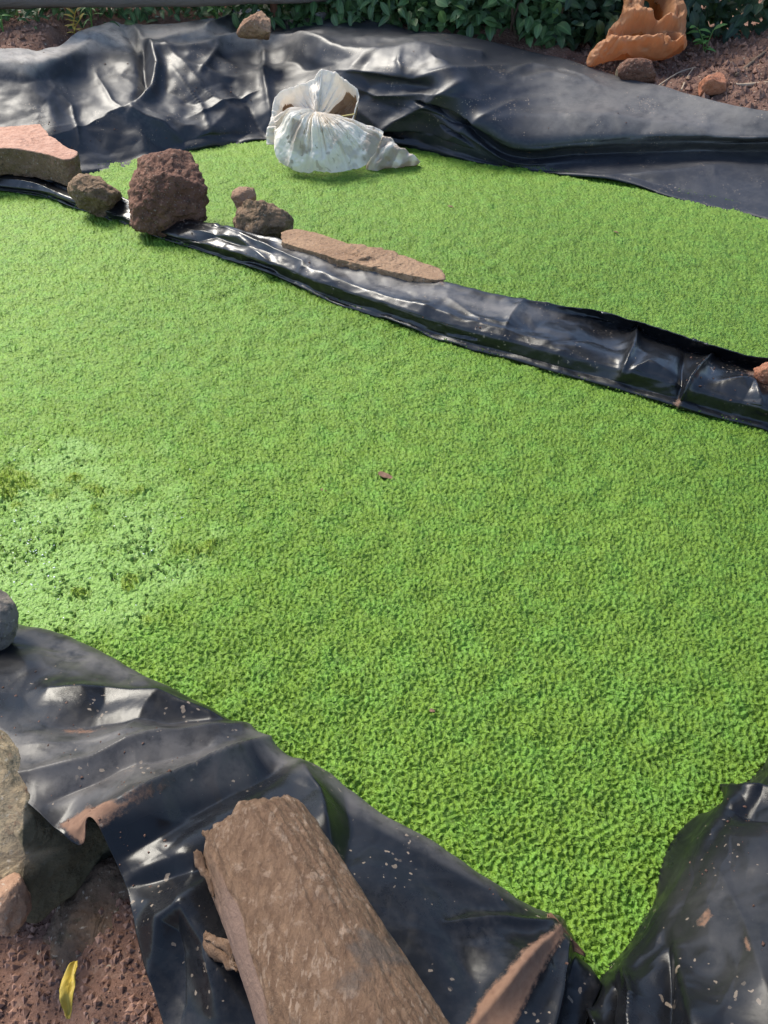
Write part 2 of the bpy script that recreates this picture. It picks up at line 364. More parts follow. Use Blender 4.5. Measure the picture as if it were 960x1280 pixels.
# --- back liner: from the water of the far pond up to its loose outer edge
bx = [-160, 0, 60, 110, 165, 240, 335, 430, 520, 570, 640, 720, 780, 840, 900, 960, 1120]
bb = [232, 228, 225, 218, 206, 190, 177, 180, 188, 200, 210, 222, 232, 248, 262, 277, 330]
bt = [82, 74, 62, 40, 33, 32, 10, 20, 35, 43, 58, 78, 97, 112, 126, 137, 160]
brow = []
NB = 14
fold_y = {0: 0}
def back_row(s):
    r = []
    for x, b, t in zip(bx, bb, bt):
        # profile with a rolled fold on the right
        k = float(sm(540, 640, x))
        zt = float(np.interp(x, [-160, 560, 800, 1120], [.40, .40, .29, .28]))
        # left profile
        pl = b+(t-b)*s; zl = zt*(1.18*s-.18*s*s) if s >= 0 else -.12
        wf = float(sm(325, 365, x)*(1-sm(600, 720, x)))
        if s > 0: zl = zl*(1-wf)+wf*zt*float(np.interp(s, [0, .16, .45, .70, .76, 1], [0, .24, .64, .955, .985, 1.0]))
        # right profile: slope up, tuck back under the roll, roll, then upper sheet
        fy = np.interp(x, [520, 560, 700, 800, 960, 1120], [186, 189, 186, 181, 178, 176])
        hgt = np.interp(x, [540, 640, 960, 1120], [.02, .05, .13, .16])
        ks = [-.1, 0, .12, .25, .33, .36, .40, .46, .55, .7, .85, 1.0, 1.1]
        ys = [b, b, b+(fy+14-b)*.35, b+(fy+14-b)*.75, fy+14, fy+8, fy, fy-4, fy-(fy-t)*.16, fy-(fy-t)*.45, fy-(fy-t)*.75, t, t]
        zs = [-.12, 0, hgt*.30, hgt*.60, hgt*.80, hgt*.92, hgt+.03]+[hgt+.03+(zt-hgt-.03)*q_ for q_ in (.10, .28, .55, .80, 1., 1.)]
        zs = np.minimum.accumulate(np.array(zs)[::-1])[::-1]
        pr = np.interp(s, ks, ys); zr = np.interp(s, ks, zs)
        r.append((x, pl*(1-k)+pr*k, zl*(1-k)+zr*k))
    return r
brow = [back_row(s) for s in [-.1, 0, .08, .16, .25, .33, .36, .40, .46, .55, .65, .75, .85, .93, 1.0]]
g0 = lambda t: np.ones_like(t)
bfolds = [
    # big left bulge and the gathered S fold
    ([(0, 88), (45, 92), (85, 76), (125, 52), (150, 34)], 20, 16, .05, 2, 0, g0),
    ([(170, 40), (190, 62), (198, 90), (188, 118), (165, 142)], 5, 8, .05, 2),
    ([(180, 50), (178, 80), (182, 110), (168, 132)], 6, 5, -.05, 2),
    ([(166, 142), (178, 170), (185, 200)], 10, 14, .03, 2),
    ([(165, 145), (205, 160), (235, 185)], 5, 7, .035, 1.3),
    ([(205, 65), (235, 92), (262, 122), (300, 150)], 7, 9, .03, 1.4),
    ([(275, 58), (262, 80), (250, 96)], 4, 5, .028, 1.3),
    ([(285, 112), (310, 132), (325, 160), (338, 172)], 6, 7, -.03, 1.6),
    ([(330, 60), (332, 100), (340, 150)], 7, 8, .035, 1.6),
    ([(200, 70), (240, 66), (300, 50), (380, 52), (430, 62), (520, 66), (600, 72)], 5, 6, .03, 1.6, 0, g0),
    ([(390, 105), (420, 88), (500, 92), (560, 100)], 8, 10, .022, 1.6),
    ([(480, 165), (530, 130), (580, 106)], 12, 14, .028, 1.6),
    ([(440, 130), (470, 155), (500, 185)], 8, 10, .018, 1.5),
    ([(298, 13), (280, 28), (258, 44)], 3, 5, .03, 1.3, 0, g0), ([(299, 13), (297, 30), (292, 46)], 3, 4, -.025, 1.3, 0, g0), ([(300, 13), (310, 28), (316, 46)], 3, 4, .03, 1.3, 0, g0),
    ([(445, 88), (520, 98), (590, 92), (640, 84)], 5, 6, .022, 1.3), ([(430, 105), (470, 120), (530, 118), (600, 130)], 5, 7, .020, 1.3), ([(455, 175), (500, 150), (545, 128), (575, 112)], 4, 5, .022, 1.2),
    ([(560, 175), (600, 150), (640, 132), (700, 124)], 5, 6, .016, 1.2), ([(215, 90), (250, 130), (262, 175)], 4, 5, .022, 1.2), ([(235, 150), (290, 128), (325, 118)], 4, 4, .016, 1.2), ([(60, 100), (90, 130), (100, 180)], 5, 5, .016, 1.2), ([(120, 90), (140, 130), (160, 150)], 5, 4, .018, 1.2),
    ([(640, 92), (665, 84), (690, 88)], 4, 5, .02, 1.3), ([(655, 104), (690, 98), (725, 106)], 4, 5, .02, 1.3), ([(700, 90), (722, 98), (745, 108)], 4, 5, .02, 1.3), ([(610, 110), (640, 118), (680, 112)], 5, 5, .014, 1.3),
    ([(500, 70), (498, 80), (506, 92)], 4, 4, .02, 1.3), ([(536, 74), (544, 82), (560, 86)], 4, 4, .018, 1.3), ([(600, 90), (630, 100), (650, 94)], 5, 5, .018, 1.3),
    ([(560, 165), (640, 150), (760, 152), (880, 160)], 14, 12, .03, 2),
    ([(600, 120), (650, 105), (720, 110)], 9, 12, .015, 1.5),
    ([(700, 226), (800, 222), (880, 212), (960, 207)], 9, 10, .025, 2),
    ([(60, 120), (110, 160), (150, 195)], 20, 20, -.03, 2),
    ([(150, 30), (165, 52), (172, 66)], 6, 6, -.03, 2),
    ([(20, 105), (60, 125), (70, 160)], 12, 12, .02, 2),
]
bd = [([(0, 76), (55, 62), (90, 44), (120, 30), (150, 20), (166, 34), (160, 60), (125, 62), (80, 72), (40, 95), (0, 88)], 9, 1.0),
      ([(170, 34), (300, 44), (400, 48), (330, 62), (240, 60), (180, 52)], 8, .55),
      ([(700, 110), (960, 140), (960, 178), (860, 172), (700, 150)], 50, .34)]
back, PB = sheet('plastic_liner', brow, 560, 150, bfolds, 'plastic_back',
    'long wrinkled black plastic liner banked up behind the far pond, below the hedge', noise=((2.0, .009, 3), (6., .001, 5)), facets=((2.8, .033, 61), (7, .004, 62), (19, .001, 67)), dusts=bd,
    edge_fade=lambda px, py: 1-.62*sm(500, 640, px))
# --- loose flap in the top middle, a second sheet standing behind the liner's crease
frow = [[(225, 36, .385), (262, 40, .39), (300, 46, .39), (350, 52, .385), (420, 58, .38), (520, 66, .37), (620, 76, .37)],
        [(226, 34, .40), (260, 34, .41), (300, 36, .41), (350, 40, .40), (420, 44, .39), (520, 54, .38), (620, 70, .375)],
        [(228, 33, .42), (262, 25, .44), (298, 17, .46), (345, 14, .44), (420, 22, .43), (520, 36, .42), (620, 56, .40)],
        [(230, 32, .43), (266, 20, .47), (303, 8, .49), (343, 6, .47), (420, 16, .45), (520, 32, .43), (620, 54, .41)]]
# --- divider sheet over the berm between the two ponds
vx = [-120, 0, 60, 95, 150, 200, 260, 340, 400, 480, 560, 640, 700, 780, 850, 900, 960, 1120]
vf = [232, 240, 249, 262, 279, 299, 318, 345, 372, 400, 430, 452, 470, 492, 512, 526, 541, 590]
vb = [205, 216, 222, 232, 250, 268, 281, 297, 315, 336, 356, 372, 382, 398, 418, 434, 449, 480]
rowsd = []
for s, zf in [(-.15, -.12), (0, 0), (.14, .028), (.28, .058), (.325, .066), (.37, .071), (.5, .081), (.62, .088), (.78, .097), (.9, .101), (1.0, .104), (1.02, .05), (1.04, -.12)]:
    r = []
    for x, f_, b_ in zip(vx, vf, vb):
        lip = float(sm(590, 700, x))
        z = zf*(.62+.38*float(sm(200, 330, x))); y = f_+(b_-f_)*min(max(s, 0), 1)
        if lip > 0 and .6 < s < .95: z -= lip*.045*(1 if s > .7 else .3)*float(sm(620, 820, x))
        if s >= 1.02:
            # back wall drops straight down into the far pond, hidden behind the lip
            p = at(x, b_, .104*(.62+.38*float(sm(200, 330, x)))); q0, q1 = topx(np.array([p[0], p[1]+.03, zf])); r.append((float(q0), float(q1), zf))
        else: r.append((x, y, z))
    rowsd.append(r)
dfolds = [
    ([(560, 375), (600, 400), (640, 408)], 5, 8, .012, 1.3),
    ([(655, 376), (640, 395), (632, 412)], 5, 9, .018, 1.2),
    ([(795, 408), (790, 440), (778, 468)], 5, 7, .035, 1.2),
    ([(778, 470), (810, 458), (840, 470)], 8, 8, .02, 1.3),
    ([(890, 448), (862, 480), (848, 508)], 5, 6, .04, 1.2),
    ([(855, 446), (852, 480), (846, 506)], 6, 6, -.03, 1.2),
    ([(900, 480), (940, 484), (952, 510)], 8, 8, .03, 1.3),
    ([(240, 290), (300, 300), (340, 330)], 5, 6, .02, 1.2),
    ([(225, 305), (270, 296), (340, 318)], 4, 5, -.02, 1.2),
    ([(270, 284), (330, 308), (380, 330)], 4, 4, .02, 1.2),
    ([(0, 226), (50, 234), (90, 250)], 4, 4, .02, 1.2),
    ([(20, 216), (60, 224), (100, 246)], 3, 3, -.02, 1.2),
    ([(380, 335), (480, 372), (600, 408), (720, 436)], 7, 9, .014, 1.6),
    ([(690, 430), (740, 424), (790, 440)], 7, 7, -.015, 1.3),
]
dd = [([(350, 300), (480, 338), (560, 362), (640, 382), (700, 392), (640, 398), (520, 372), (420, 345), (350, 315)], 9, .6)]
dm = [([(360, 292), (440, 300), (550, 338), (556, 358), (470, 340), (400, 318), (365, 304)], 6, 1.0),
      ([(925, 470), (958, 450), (965, 500), (940, 480)], 8, .75), ([(840, 506), (849, 494), (856, 504), (848, 512)], 4, .8)]
div, PD = sheet('plastic_sheet', rowsd, 620, 120, dfolds, 'plastic_mid', 'black plastic sheet draped over the low bank that divides the two ponds', noise=((4, .006, 11), (11., .0015, 12)), facets=((7, .008, 63), (15, .003, 69)), dusts=dd, muds=dm,
    edge_fade=lambda px, py: 1.0)
# --- near left sheet
NL = [  # pond edge px,py,z   .. outer edge
    ((-760, 560, .03), (-790, 640, .09), (-820, 720, .12), (-860, 800, .10)),
    ((-400, 655, .03), (-420, 720, .09), (-430, 790, .13), (-440, 860, .12)),
    ((-90, 742, .03), (-95, 800, .09), (-95, 860, .14), (-95, 925, .16)),
    ((0, 775, .03), (0, 830, .10), (0, 900, .15), (0, 978, .17)),
    ((100, 803, .03), (85, 860, .11), (65, 940, .16), (48, 1012, .175)),
    ((200, 850, .035), (170, 905, .12), (130, 985, .17), (96, 1055, .16)),
    ((290, 905, .05), (240, 950, .14), (175, 1000, .19), (121, 1034, .20)),
    ((400, 962, .07), (320, 1010, .15), (225, 1060, .19), (152, 1100, .18)),
    ((500, 1024, .08), (410, 1080, .16), (290, 1150, .18), (190, 1215, .15)),
    ((580, 1076, .08), (500, 1150, .16), (370, 1230, .18), (228, 1320, .15)),
    ((680, 1150, .06), (620, 1210, .14), (520, 1300, .18), (400, 1420, .18)),
    ((712, 1192, .045), (690, 1250, .11), (630, 1330, .16), (560, 1450, .18)),
    ((745, 1232, .02), (730, 1290, .07), (720, 1350, .12), (700, 1460, .15))]
def drop(rows, sx, sy):                       # row under water below the first row
    r = []
    for (x, y, z) in rows[0]:
        p = at(x, y, z); q0, q1 = topx(np.array([p[0]+sx, p[1]+sy, -.10])); r.append((float(q0), float(q1), -.10))
    return [r]+rows
nl = [list(r) for r in zip(*NL)]
nl = [nl[0], nl[1], nl[2], nl[3]]
# extra rows so the crest is rounded
def between(a, b, f, dz): return [(p[0]*(1-f)+q_[0]*f, p[1]*(1-f)+q_[1]*f, p[2]*(1-f)+q_[2]*f+dz) for p, q_ in zip(a, b)]
nl = [nl[0], between(nl[0], nl[1], .45, .012), nl[1], between(nl[1], nl[2], .5, 0), nl[2], between(nl[2], nl[3], .5, 0), nl[3]]
nl = drop(nl, .0, .02)
nfolds = [
    ([(60, 862), (130, 862), (210, 882), (300, 912)], 9, 5, .016, 1.6),
    ([(60, 905), (130, 898), (230, 900), (300, 908)], 12, 6, -.014, 1.8),
    ([(0, 972), (110, 955), (200, 925), (330, 912)], 9, 8, .020, 1.5),
    ([(20, 930), (120, 925), (220, 912)], 10, 8, .006, 1.6),
    ([(100, 1040), (180, 1000), (260, 958), (335, 928)], 14, 7, .026, 1.4),
    ([(60, 1000), (150, 960), (260, 935)], 10, 8, -.014, 1.6),
    ([(150, 1070), (260, 1000), (370, 945)], 22, 16, -.022, 2),
    ([(372, 955), (395, 1000), (412, 1060)], 16, 22, .028, 1.6),
    ([(430, 990), (440, 1040), (430, 1080)], 16, 20, -.012, 1.8),
    ([(190, 1240), (210, 1150), (240, 1130), (270, 1180), (280, 1280)], 24, 30, .035, 2),
    ([(150, 1110), (240, 1090), (300, 1060)], 20, 16, -.02, 2),
    ([(560, 1150), (630, 1152), (690, 1160)], 8, 6, .014, 1.4),
    ([(560, 1160), (600, 1230), (610, 1300)], 26, 26, -.012, 2),
    ([(692, 1165), (640, 1220), (580, 1300)], 18, 28, .030, 1.5),
    ([(700, 1180), (695, 1240), (680, 1320)], 8, 10, .02, 1.4),
    ([(715, 1200), (715, 1260), (712, 1320)], 7, 8, -.02, 1.4)]
nm = [([(692, 1163), (698, 1172), (668, 1225), (630, 1310), (570, 1310), (600, 1250), (650, 1195)], 7, 1.0),
      ([(70, 1028), (112, 1010), (150, 1016), (215, 988), (190, 1004), (130, 1036), (100, 1056)], 7, .9), ([(70, 905), (100, 900), (150, 908), (90, 916)], 6, .62)]
nd = [([(0, 900), (60, 900), (200, 905), (300, 930), (300, 960), (150, 1010), (70, 1020), (0, 970)], 25, .38), ([(20, 790), (90, 790), (220, 850), (150, 850), (60, 830)], 18, .42), ([(300, 900), (560, 1040), (690, 1150), (560, 1075), (400, 985), (300, 925)], 10, .42)]
near_l, PL = sheet('plastic_sheet', nl, 560, 260, nfolds, 'plastic', 'black plastic sheet on the near bank under the log, with a torn folded edge', noise=((3., .006, 21), (9., .0012, 22)), facets=((5, .012, 64), (12, .0035, 68)), muds=nm, dusts=nd,
    edge_fade=lambda px, py: 1.0)
# --- near right sheet
NR = [
    ((738, 1268, .04), (742, 1310, .08), (750, 1360, .12), (760, 1460, .16)),
    ((757, 1222, .045), (775, 1275, .10), (800, 1340, .15), (830, 1460, .20)),
    ((800, 1168, .06), (835, 1215, .13), (880, 1290, .19), (930, 1460, .24)),
    ((838, 1110, .07), (880, 1150, .15), (950, 1220, .21), (1030, 1380, .26)),
    ((858, 1058, .075), (910, 1090, .15), (990, 1150, .21), (1130, 1300, .27)),
    ((884, 1020, .075), (935, 1045, .15), (1030, 1090, .21), (1200, 1200, .27)),
    ((925, 1000, .07), (980, 1010, .14), (1080, 1030, .20), (1260, 1090, .26)),
    ((953, 970, .05), (1010, 965, .12), (1120, 960, .19), (1300, 980, .25)),
    ((1010, 890, .04), (1070, 885, .12), (1180, 880, .18), (1340, 880, .24)),
    ((1090, 790, .03), (1150, 785, .10), (1250, 780, .16), (1400, 780, .22))]
nr = [list(r) for r in zip(*NR)]
nr = [nr[0], between(nr[0], nr[1], .45, .012), nr[1], between(nr[1], nr[2], .5, 0), nr[2], between(nr[2], nr[3], .5, 0), nr[3]]
nr = drop(nr, -.01, .02)
rfolds = [
    ([(832, 1180), (828, 1240), (828, 1320)], 10, 12, -.022, 1.8),
    ([(845, 1188), (862, 1240), (880, 1320)], 14, 30, .022, 2),
    ([(905, 1008), (930, 998), (975, 992)], 7, 7, .03, 1.5),
    ([(905, 1010), (950, 1016), (990, 1024)], 6, 6, -.014, 1.5),
    ([(780, 1210), (795, 1250), (790, 1300)], 5, 6, .022, 1.2),
    ([(765, 1230), (760, 1270), (765, 1310)], 5, 5, -.022, 1.2),
    ([(900, 1090), (930, 1150), (960, 1240)], 14, 20, .008, 1.4),
    ([(740, 1262), (752, 1290), (756, 1330)], 4, 4, .02, 1.2)]
near_r, PR = sheet('plastic_sheet', nr, 300, 240, rfolds, 'plastic', 'black plastic sheet with dried mud specks in the near right corner', noise=((3.5, .005, 31), (11., .002, 32)), facets=((6, .012, 65), (14, .004, 66)),
    muds=[([(868, 1150), (886, 1132), (893, 1145), (882, 1160), (870, 1158)], 3, .66), ([(928, 1175), (936, 1172), (944, 1192), (938, 1196)], 3, .64)],
    dusts=[([(840, 1100), (980, 1040), (980, 1300), (900, 1250), (850, 1160)], 40, .12)])
# ------------------------------------------------------------------ ground
edgeL = PL[2]; edgeR = PR[2]
nx = np.concatenate([edgeL[:, 0], edgeR[:, 0]]); ny = np.concatenate([edgeL[:, 1], edgeR[:, 1]])
o_ = np.argsort(nx); nx = nx[o_]; ny = ny[o_]
def near_y(x): return np.interp(x, nx, ny)
bk = PB[-1]; ob = np.argsort(bk[:, 0]); 
def back_y(x): return np.interp(x, bk[ob, 0], bk[ob, 1])
def back_z(x): return np.interp(x, bk[ob, 0], bk[ob, 2])
def ground():
    xs = np.unique(np.concatenate([np.linspace(-60, -4, 12), np.linspace(-4, 4, 400), np.linspace(4, 60, 12)]))
    ys = np.unique(np.concatenate([np.linspace(-40, -.5, 10), np.linspace(-.5, 1.2, 130), np.linspace(1.2, 3.2, 60), np.linspace(3.2, 7.5, 260), np.linspace(7.5, 90, 14)]))
    X, Y = np.meshgrid(xs, ys); P0 = np.stack([X, Y, 0*X], -1)
    rel = fbm(P0, 3, 4, 70)*.03+fbm(P0, 14, 4, 71)*.014
    near = -.02+.05*fbm(P0, 1.2, 2, 72)*0+rel*.7
    # sheets on the near bank hide soil that must stay beneath them
    by = back_y(X)
    zb = back_z(X)-.03+sm(0, .5, Y-by)*.04+rel*(.3+sm(0.02, .25, Y-by))
    mound = .16*np.exp(-(((X-2.4)/.55)**2+((Y-4.75)/.45)**2)) + .05*np.exp(-(((X+2.2)/.5)**2+((Y-4.9)/.3)**2))
    zb = zb+mound
    w = sm(-.16, -.03, Y-by)
    z = -.32*(1-w)+zb*w
    kn = 1-sm(-.16, -.08, Y-near_y(X)); z = z*(1-kn)+near*kn
    side = sm(3.1, 3.5, np.abs(X)); z = np.maximum(z, -.32+side*.42)
    # hollow in front of the near sheet stays lowest in the corner
    cs = .02; lo = np.full((700, 500), 9.); 
    for PP in (PB, PD, PL, PR):
        a = np.clip(((PP[..., 0]+5)/cs).astype(int), 1, 498); b = np.clip(((PP[..., 1]+1)/cs).astype(int), 1, 698)
        for da in (-1, 0, 1):
            for db in (-1, 0, 1): np.minimum.at(lo, (b+db, a+da), PP[..., 2])
    a = ((X+5)/cs).astype(int); b = ((Y+1)/cs).astype(int); ins = (a > 0) & (a < 499) & (b > 0) & (b < 699)
    lim = np.where(ins, lo[np.clip(b, 0, 699), np.clip(a, 0, 499)], 9.)
    z = np.minimum(z, lim-.02)
    me = mesh_from('ground', np.stack([X, Y, z], -1), gridfaces(len(ys), len(xs)), M['soil'])
    return link('ground', me, kind='structure')
ground()
# ------------------------------------------------------------------ water and duckweed
xw = np.linspace(-3.3, 3.3, 120); w0 = near_y(xw)-.03; V = np.stack([np.stack([xw, w0, 0*xw-.004], -1), np.stack([xw, 0*xw+5.2, 0*xw-.004], -1)])
link('water', mesh_from('water', V, gridfaces(2, 120), M['water']), kind='structure')
def bandtile(n, L, wl, bw, seed):
    r = np.random.default_rng(seed); f = np.fft.fftfreq(n, L/n); k = np.hypot(f[:, None], f[None, :]); k0 = 1/wl
    S_ = np.exp(-((k-k0)/(bw*k0))**2); g = np.fft.ifft2(np.fft.fft2(r.standard_normal((n, n)))*S_).real; return g/g.std()
def samp(T, L, x, y):
    n = len(T); u = (x/L*n) % n; v = (y/L*n) % n; i = u.astype(int) % n; j = v.astype(int) % n; fu = u-np.floor(u); fv = v-np.floor(v)
    i2 = (i+1) % n; j2 = (j+1) % n
    return T[j, i]*(1-fu)*(1-fv)+T[j, i2]*fu*(1-fv)+T[j2, i]*(1-fu)*fv+T[j2, i2]*fu*fv
T1 = bandtile(1400, 1.3, .0125, .5, 1); T2 = bandtile(1900, 2.9, .0125, .6, 2); T3 = bandtile(512, 3.1, .10, .6, 3)
def duck_h(X, Y, wet, tuft):
    c, s = math.cos(.5), math.sin(.5)
    g1 = samp(T1, 1.3, X*c-Y*s, X*s+Y*c); g2 = samp(T2, 2.9, X, Y); g3 = samp(T3, 3.1, X, Y)
    far = sm(1.4, 2.9, Y)
    a = np.tanh(1.6*(g1+.22)); b = np.tanh(1.6*(g2+.25))
    g4 = samp(T1, .65, X*s+Y*c, X*c-Y*s)
    h = .0038*a*(1-far*.9)+.0008*g4*(1-far)+  .0042*b*(.15+.85*far)*(1-.35*sm(2.6, 4.0, Y))+.0022*g3
    return .008+h*(1-.62*wet)+tuft*(.006+.0065*np.clip(g1, -1, 1.5))
def blob(px, py, cx, cy, rx, ry): return np.exp(-(((px-cx)/rx)**2+((py-cy)/ry)**2))
def duckweed():
    py = np.arange(158, 1262, 1.6); yg = at(480, py, 0)[:, 1]
    yg = np.concatenate([[7.0, 6.0], yg, [.42, .3]])
    uu = np.concatenate([np.arange(-1.7, -.53, .012), np.arange(-.53, .5301, 1.6/F), np.arange(.54, 1.7, .012)])
    t = yg*CP+H*SP; X = uu[None, :]*t[:, None]; Y = np.repeat(yg[:, None], len(uu), 1)
    P0 = np.stack([X, Y, 0*X], -1); px, pyy = topx(P0)
    nz = fbm(P0, 6, 3, 90)
    e = ((px-45)/215)**2+((pyy-685)/135)**2; e = e+.45*nz+.2*fbm(P0, 22, 2, 98)
    wet = (1-sm(.35, 1.35, e))*(.75+.4*fbm(P0, 14, 3, 97))
    tn = fbm(P0, 26, 4, 91); tuft = np.zeros(X.shape)
    for cx, cy, rx, ry, a in [(18, 612, 28, 22, 1.1), (25, 632, 20, 10, 1.), (62, 622, 26, 8, .7), (92, 602, 14, 7, .8), (120, 618, 20, 9, .8), (165, 616, 16, 7, .9), (150, 733, 16, 13, 1.1), (168, 722, 12, 9, 1.), (100, 745, 14, 6, .7), (255, 700, 16, 14, .8), (265, 685, 10, 8, .7), (120, 640, 12, 6, .6), (185, 775, 30, 14, .5), (230, 690, 20, 10, .4)]:
        tuft = np.maximum(tuft, a*blob(px, pyy, cx, cy, rx, ry)*np.clip(.75+1.5*tn, 0, 1.4))
    tuft = np.clip(tuft, 0, 1.2)
    z = duck_h(X, Y, wet, tuft)
    hn = vnoise(P0*240, 93)*.75+vnoise(P0*110, 96)*.5+.25*fbm(P0, 12, 2, 94)
    hole = sm(.25, .6, wet)*(tuft < .3)*sm(-.03, .12, hn-( .60-.26*blob(px, pyy, 30, 690, 40, 50)-.10*blob(px, pyy, 190, 650, 60, 50)+.03))
    z = z-.016*hole
    keep = (Y > near_y(X)-.035) & (Y < np.minimum(back_y(X)-.05, 5.1))
    ragged = (fbm(P0, 60, 2, 95) > -.25) | (Y < 3.0)
    nu = len(uu); Fq = gridfaces(len(yg), nu)
    k = keep.ravel(); Fq = Fq[k[Fq].all(1)]
    used = np.zeros(len(k), bool); used[Fq.ravel()] = True; idx = np.cumsum(used)-1
    Vv = np.stack([X, Y, z], -1).reshape(-1, 3)[used]
    me = mesh_from('duckweed', Vv, idx[Fq], M['duck'], attrs={'wet': wet.ravel()[used], 'tuft': tuft.ravel()[used], 'coarse': sm(1.5, 3.2, Y).ravel()[used]})
    o = link('duckweed', me, label='bright green carpet of duckweed covering the water of both ponds', cat='duckweed', kind='stuff')
    print('duckweed quads', len(Fq))
duckweed()
# ------------------------------------------------------------------ rounded bodies fitted to outlines (stones, sacks)
RIGHT = np.array([1., 0, 0]); UP = np.array([0, SP, CP]); TOW = -np.array([0, CP, -SP])
def body(outline, t, Tf, Tb, n=110, m=64, amp=.012, sc=14, seed=0, cuts=0, cutd=(.72, .92), lean=(0, 0), pre=None, post=None, sq=1.0, planes=()):
    O = cr(np.array(outline, float), n, 0, True); c = O.mean(0)
    th = np.linspace(0.02, np.pi-.02, m); s = np.sin(th)[:, None]**sq; cz = np.cos(th)[:, None]
    x = c[0]+s*(O[:, 0]-c[0])[None]; y = c[1]+s*(O[:, 1]-c[1])[None]
    half = np.hypot(O[:, 0]-c[0], O[:, 1]-c[1]).mean()*t/F
    P = atd(x, y, t) + TOW*(np.where(cz > 0, Tf, Tb)*cz)[..., None]*np.ones(x.shape)[..., None]
    P = P + RIGHT*(lean[0]*cz)[..., None] + UP*(lean[1]*cz)[..., None]
    ctr = atd(c[0], c[1], t); q = P-ctr
    r = np.random.default_rng(seed)
    S3 = np.array([half, half, half])
    pl = list(planes)
    for k in range(cuts):
        v = r.standard_normal(3); v /= np.linalg.norm(v); pl.append((v, r.uniform(*cutd)))
    for v, d in pl:
        v = np.asarray(v, float); v = v/np.linalg.norm(v); ext = np.percentile(q@v, 99.5)*d
        e = q@v-ext; q = q-np.maximum(e, 0)[..., None]*v*.97
    P = ctr+q
    if pre is not None: P = pre(P, x, y, th)
    nrm = q/np.maximum(np.linalg.norm(q, axis=-1), 1e-6)[..., None]
    D = amp*(fbm(P, sc, 6, seed, .6)*.85+ridged(P, sc*.6, 3, seed+7)*.35+.7*facet(P[..., 0]*sc*.5+P[..., 1]*sc*.25, P[..., 2]*sc*.55+P[..., 1]*sc*.2, seed+2))
    P = P+nrm*D[..., None]
    if post is not None: P = post(P, x, y, th)
    Vv = P.reshape(-1, 3); Fq = gridfaces(m, n, True); Fq = Fq[:, ::-1]
    Vv = np.concatenate([Vv, P[0].mean(0)[None], P[-1].mean(0)[None]]); k = m*n
    caps = [[k, j, (j+1) % n, (j+1) % n] for j in range(n)]+[[k+1, (m-1)*n+(j+1) % n, (m-1)*n+j, (m-1)*n+j] for j in range(n)]
    return Vv, np.concatenate([Fq, caps]), x, y
def stone(name, outline, zc, mat, label, Tf=None, Tb=None, group='stones weighting down the plastic', tz=None, attr=None, **k):
    O = np.array(outline, float); c = O.mean(0); bot = O[:, 1].max()
    t = tz if tz else float((at(c[0], bot, zc)[1])*CP - (zc-H)*SP)
    half = (O[:, 0].max()-O[:, 0].min())/2*t/F
    Tf = Tf if Tf else half*.8; Tb = Tb if Tb else half*.8
    if not tz: t = t+Tf*.35
    Vv, Fq, x, y = body(outline, t, Tf, Tb, **k)
    at_ = None
    if attr: 
        f = attr(x, y); at_ = {'face': np.concatenate([f.ravel(), [0, 0]])}
    me = tomesh(name, Vv, Fq, M[mat], attrs=at_)
    o = link(name, me, label=label, cat='stone', group=group); recentre(o); return o, t
def block(name, poly, zt, zb, mat, label, group='stones weighting down the plastic', n=220, amp=.006, sc=16, seed=0, under=.92, cat='stone', drop_=0., dome=0.):
    O = cr(np.array(poly, float), n, 0, True); pz = zt if not callable(zt) else zt(O[:, 0], O[:, 1]); E = at(O[:, 0], O[:, 1], pz); c = E.mean(0)
    rows = []; fc = []
    for f in np.linspace(.03, .985, 44): rows.append(c+(E-c)*f+np.array([0, 0, dome*(1-f*f)])); fc.append(1.)
    for g in np.linspace(0, 1, 34):
        p = c+(E-c)*(1.0-(1-under)*g+.02*np.sin(g*np.pi)); p[:, 2] = E[:, 2]+(zb-E[:, 2])*(.04+.96*g); rows.append(p); fc.append(0.)
    for f in np.linspace(.97, .05, 14): p = c+(E-c)*under*f; p[:, 2] = zb; rows.append(p); fc.append(0.)
    P = np.array(rows); q = P-np.array([c[0], c[1], (c[2]+zb)/2]); q /= np.linalg.norm(q, axis=-1)[..., None]
    P = P+q*(amp*(fbm(P, sc, 5, seed, .58)+.5*ridged(P, sc*.7, 2, seed+3)+.8*facet(P[..., 0]*sc*.6+P[..., 2]*sc*.3, P[..., 1]*sc*.6+P[..., 2]*sc*.4, seed)))[..., None]
    m = len(rows); Fq = gridfaces(m, n, True); k = m*n
    V = np.concatenate([P.reshape(-1, 3), P[0].mean(0)[None], P[-1].mean(0)[None]])
    caps = [[k, (j+1) % n, j, j] for j in range(n)]+[[k+1, (m-1)*n+j, (m-1)*n+(j+1) % n, (m-1)*n+(j+1) % n] for j in range(n)]
    o = link(name, tomesh(name, V, np.concatenate([Fq, caps])[:, ::-1] if False else np.concatenate([Fq, caps]), M[mat], attrs={'face': np.concatenate([np.repeat(fc, n), [1, 0]])}), label=label, cat=cat, group=group); recentre(o); return o
stone('stone', [(163, 258), (166, 220), (182, 200), (212, 196), (238, 202), (256, 226), (254, 262), (240, 278), (215, 292), (188, 299), (168, 290)], .03, 'rock_red',
    'big round dark red pitted stone on the bank between the ponds', amp=.016, sc=16, seed=3, cuts=9, cutd=(.8, .96), n=200, m=120)
stone('stone', [(87, 238), (94, 224), (112, 222), (130, 228), (152, 244), (155, 252), (132, 268), (114, 272), (100, 262)], .03, 'rock_brown',
    'small flat brown stone with layered ridges, left of the big round one', amp=.010, sc=24, seed=5, cuts=8, cutd=(.7, .9))
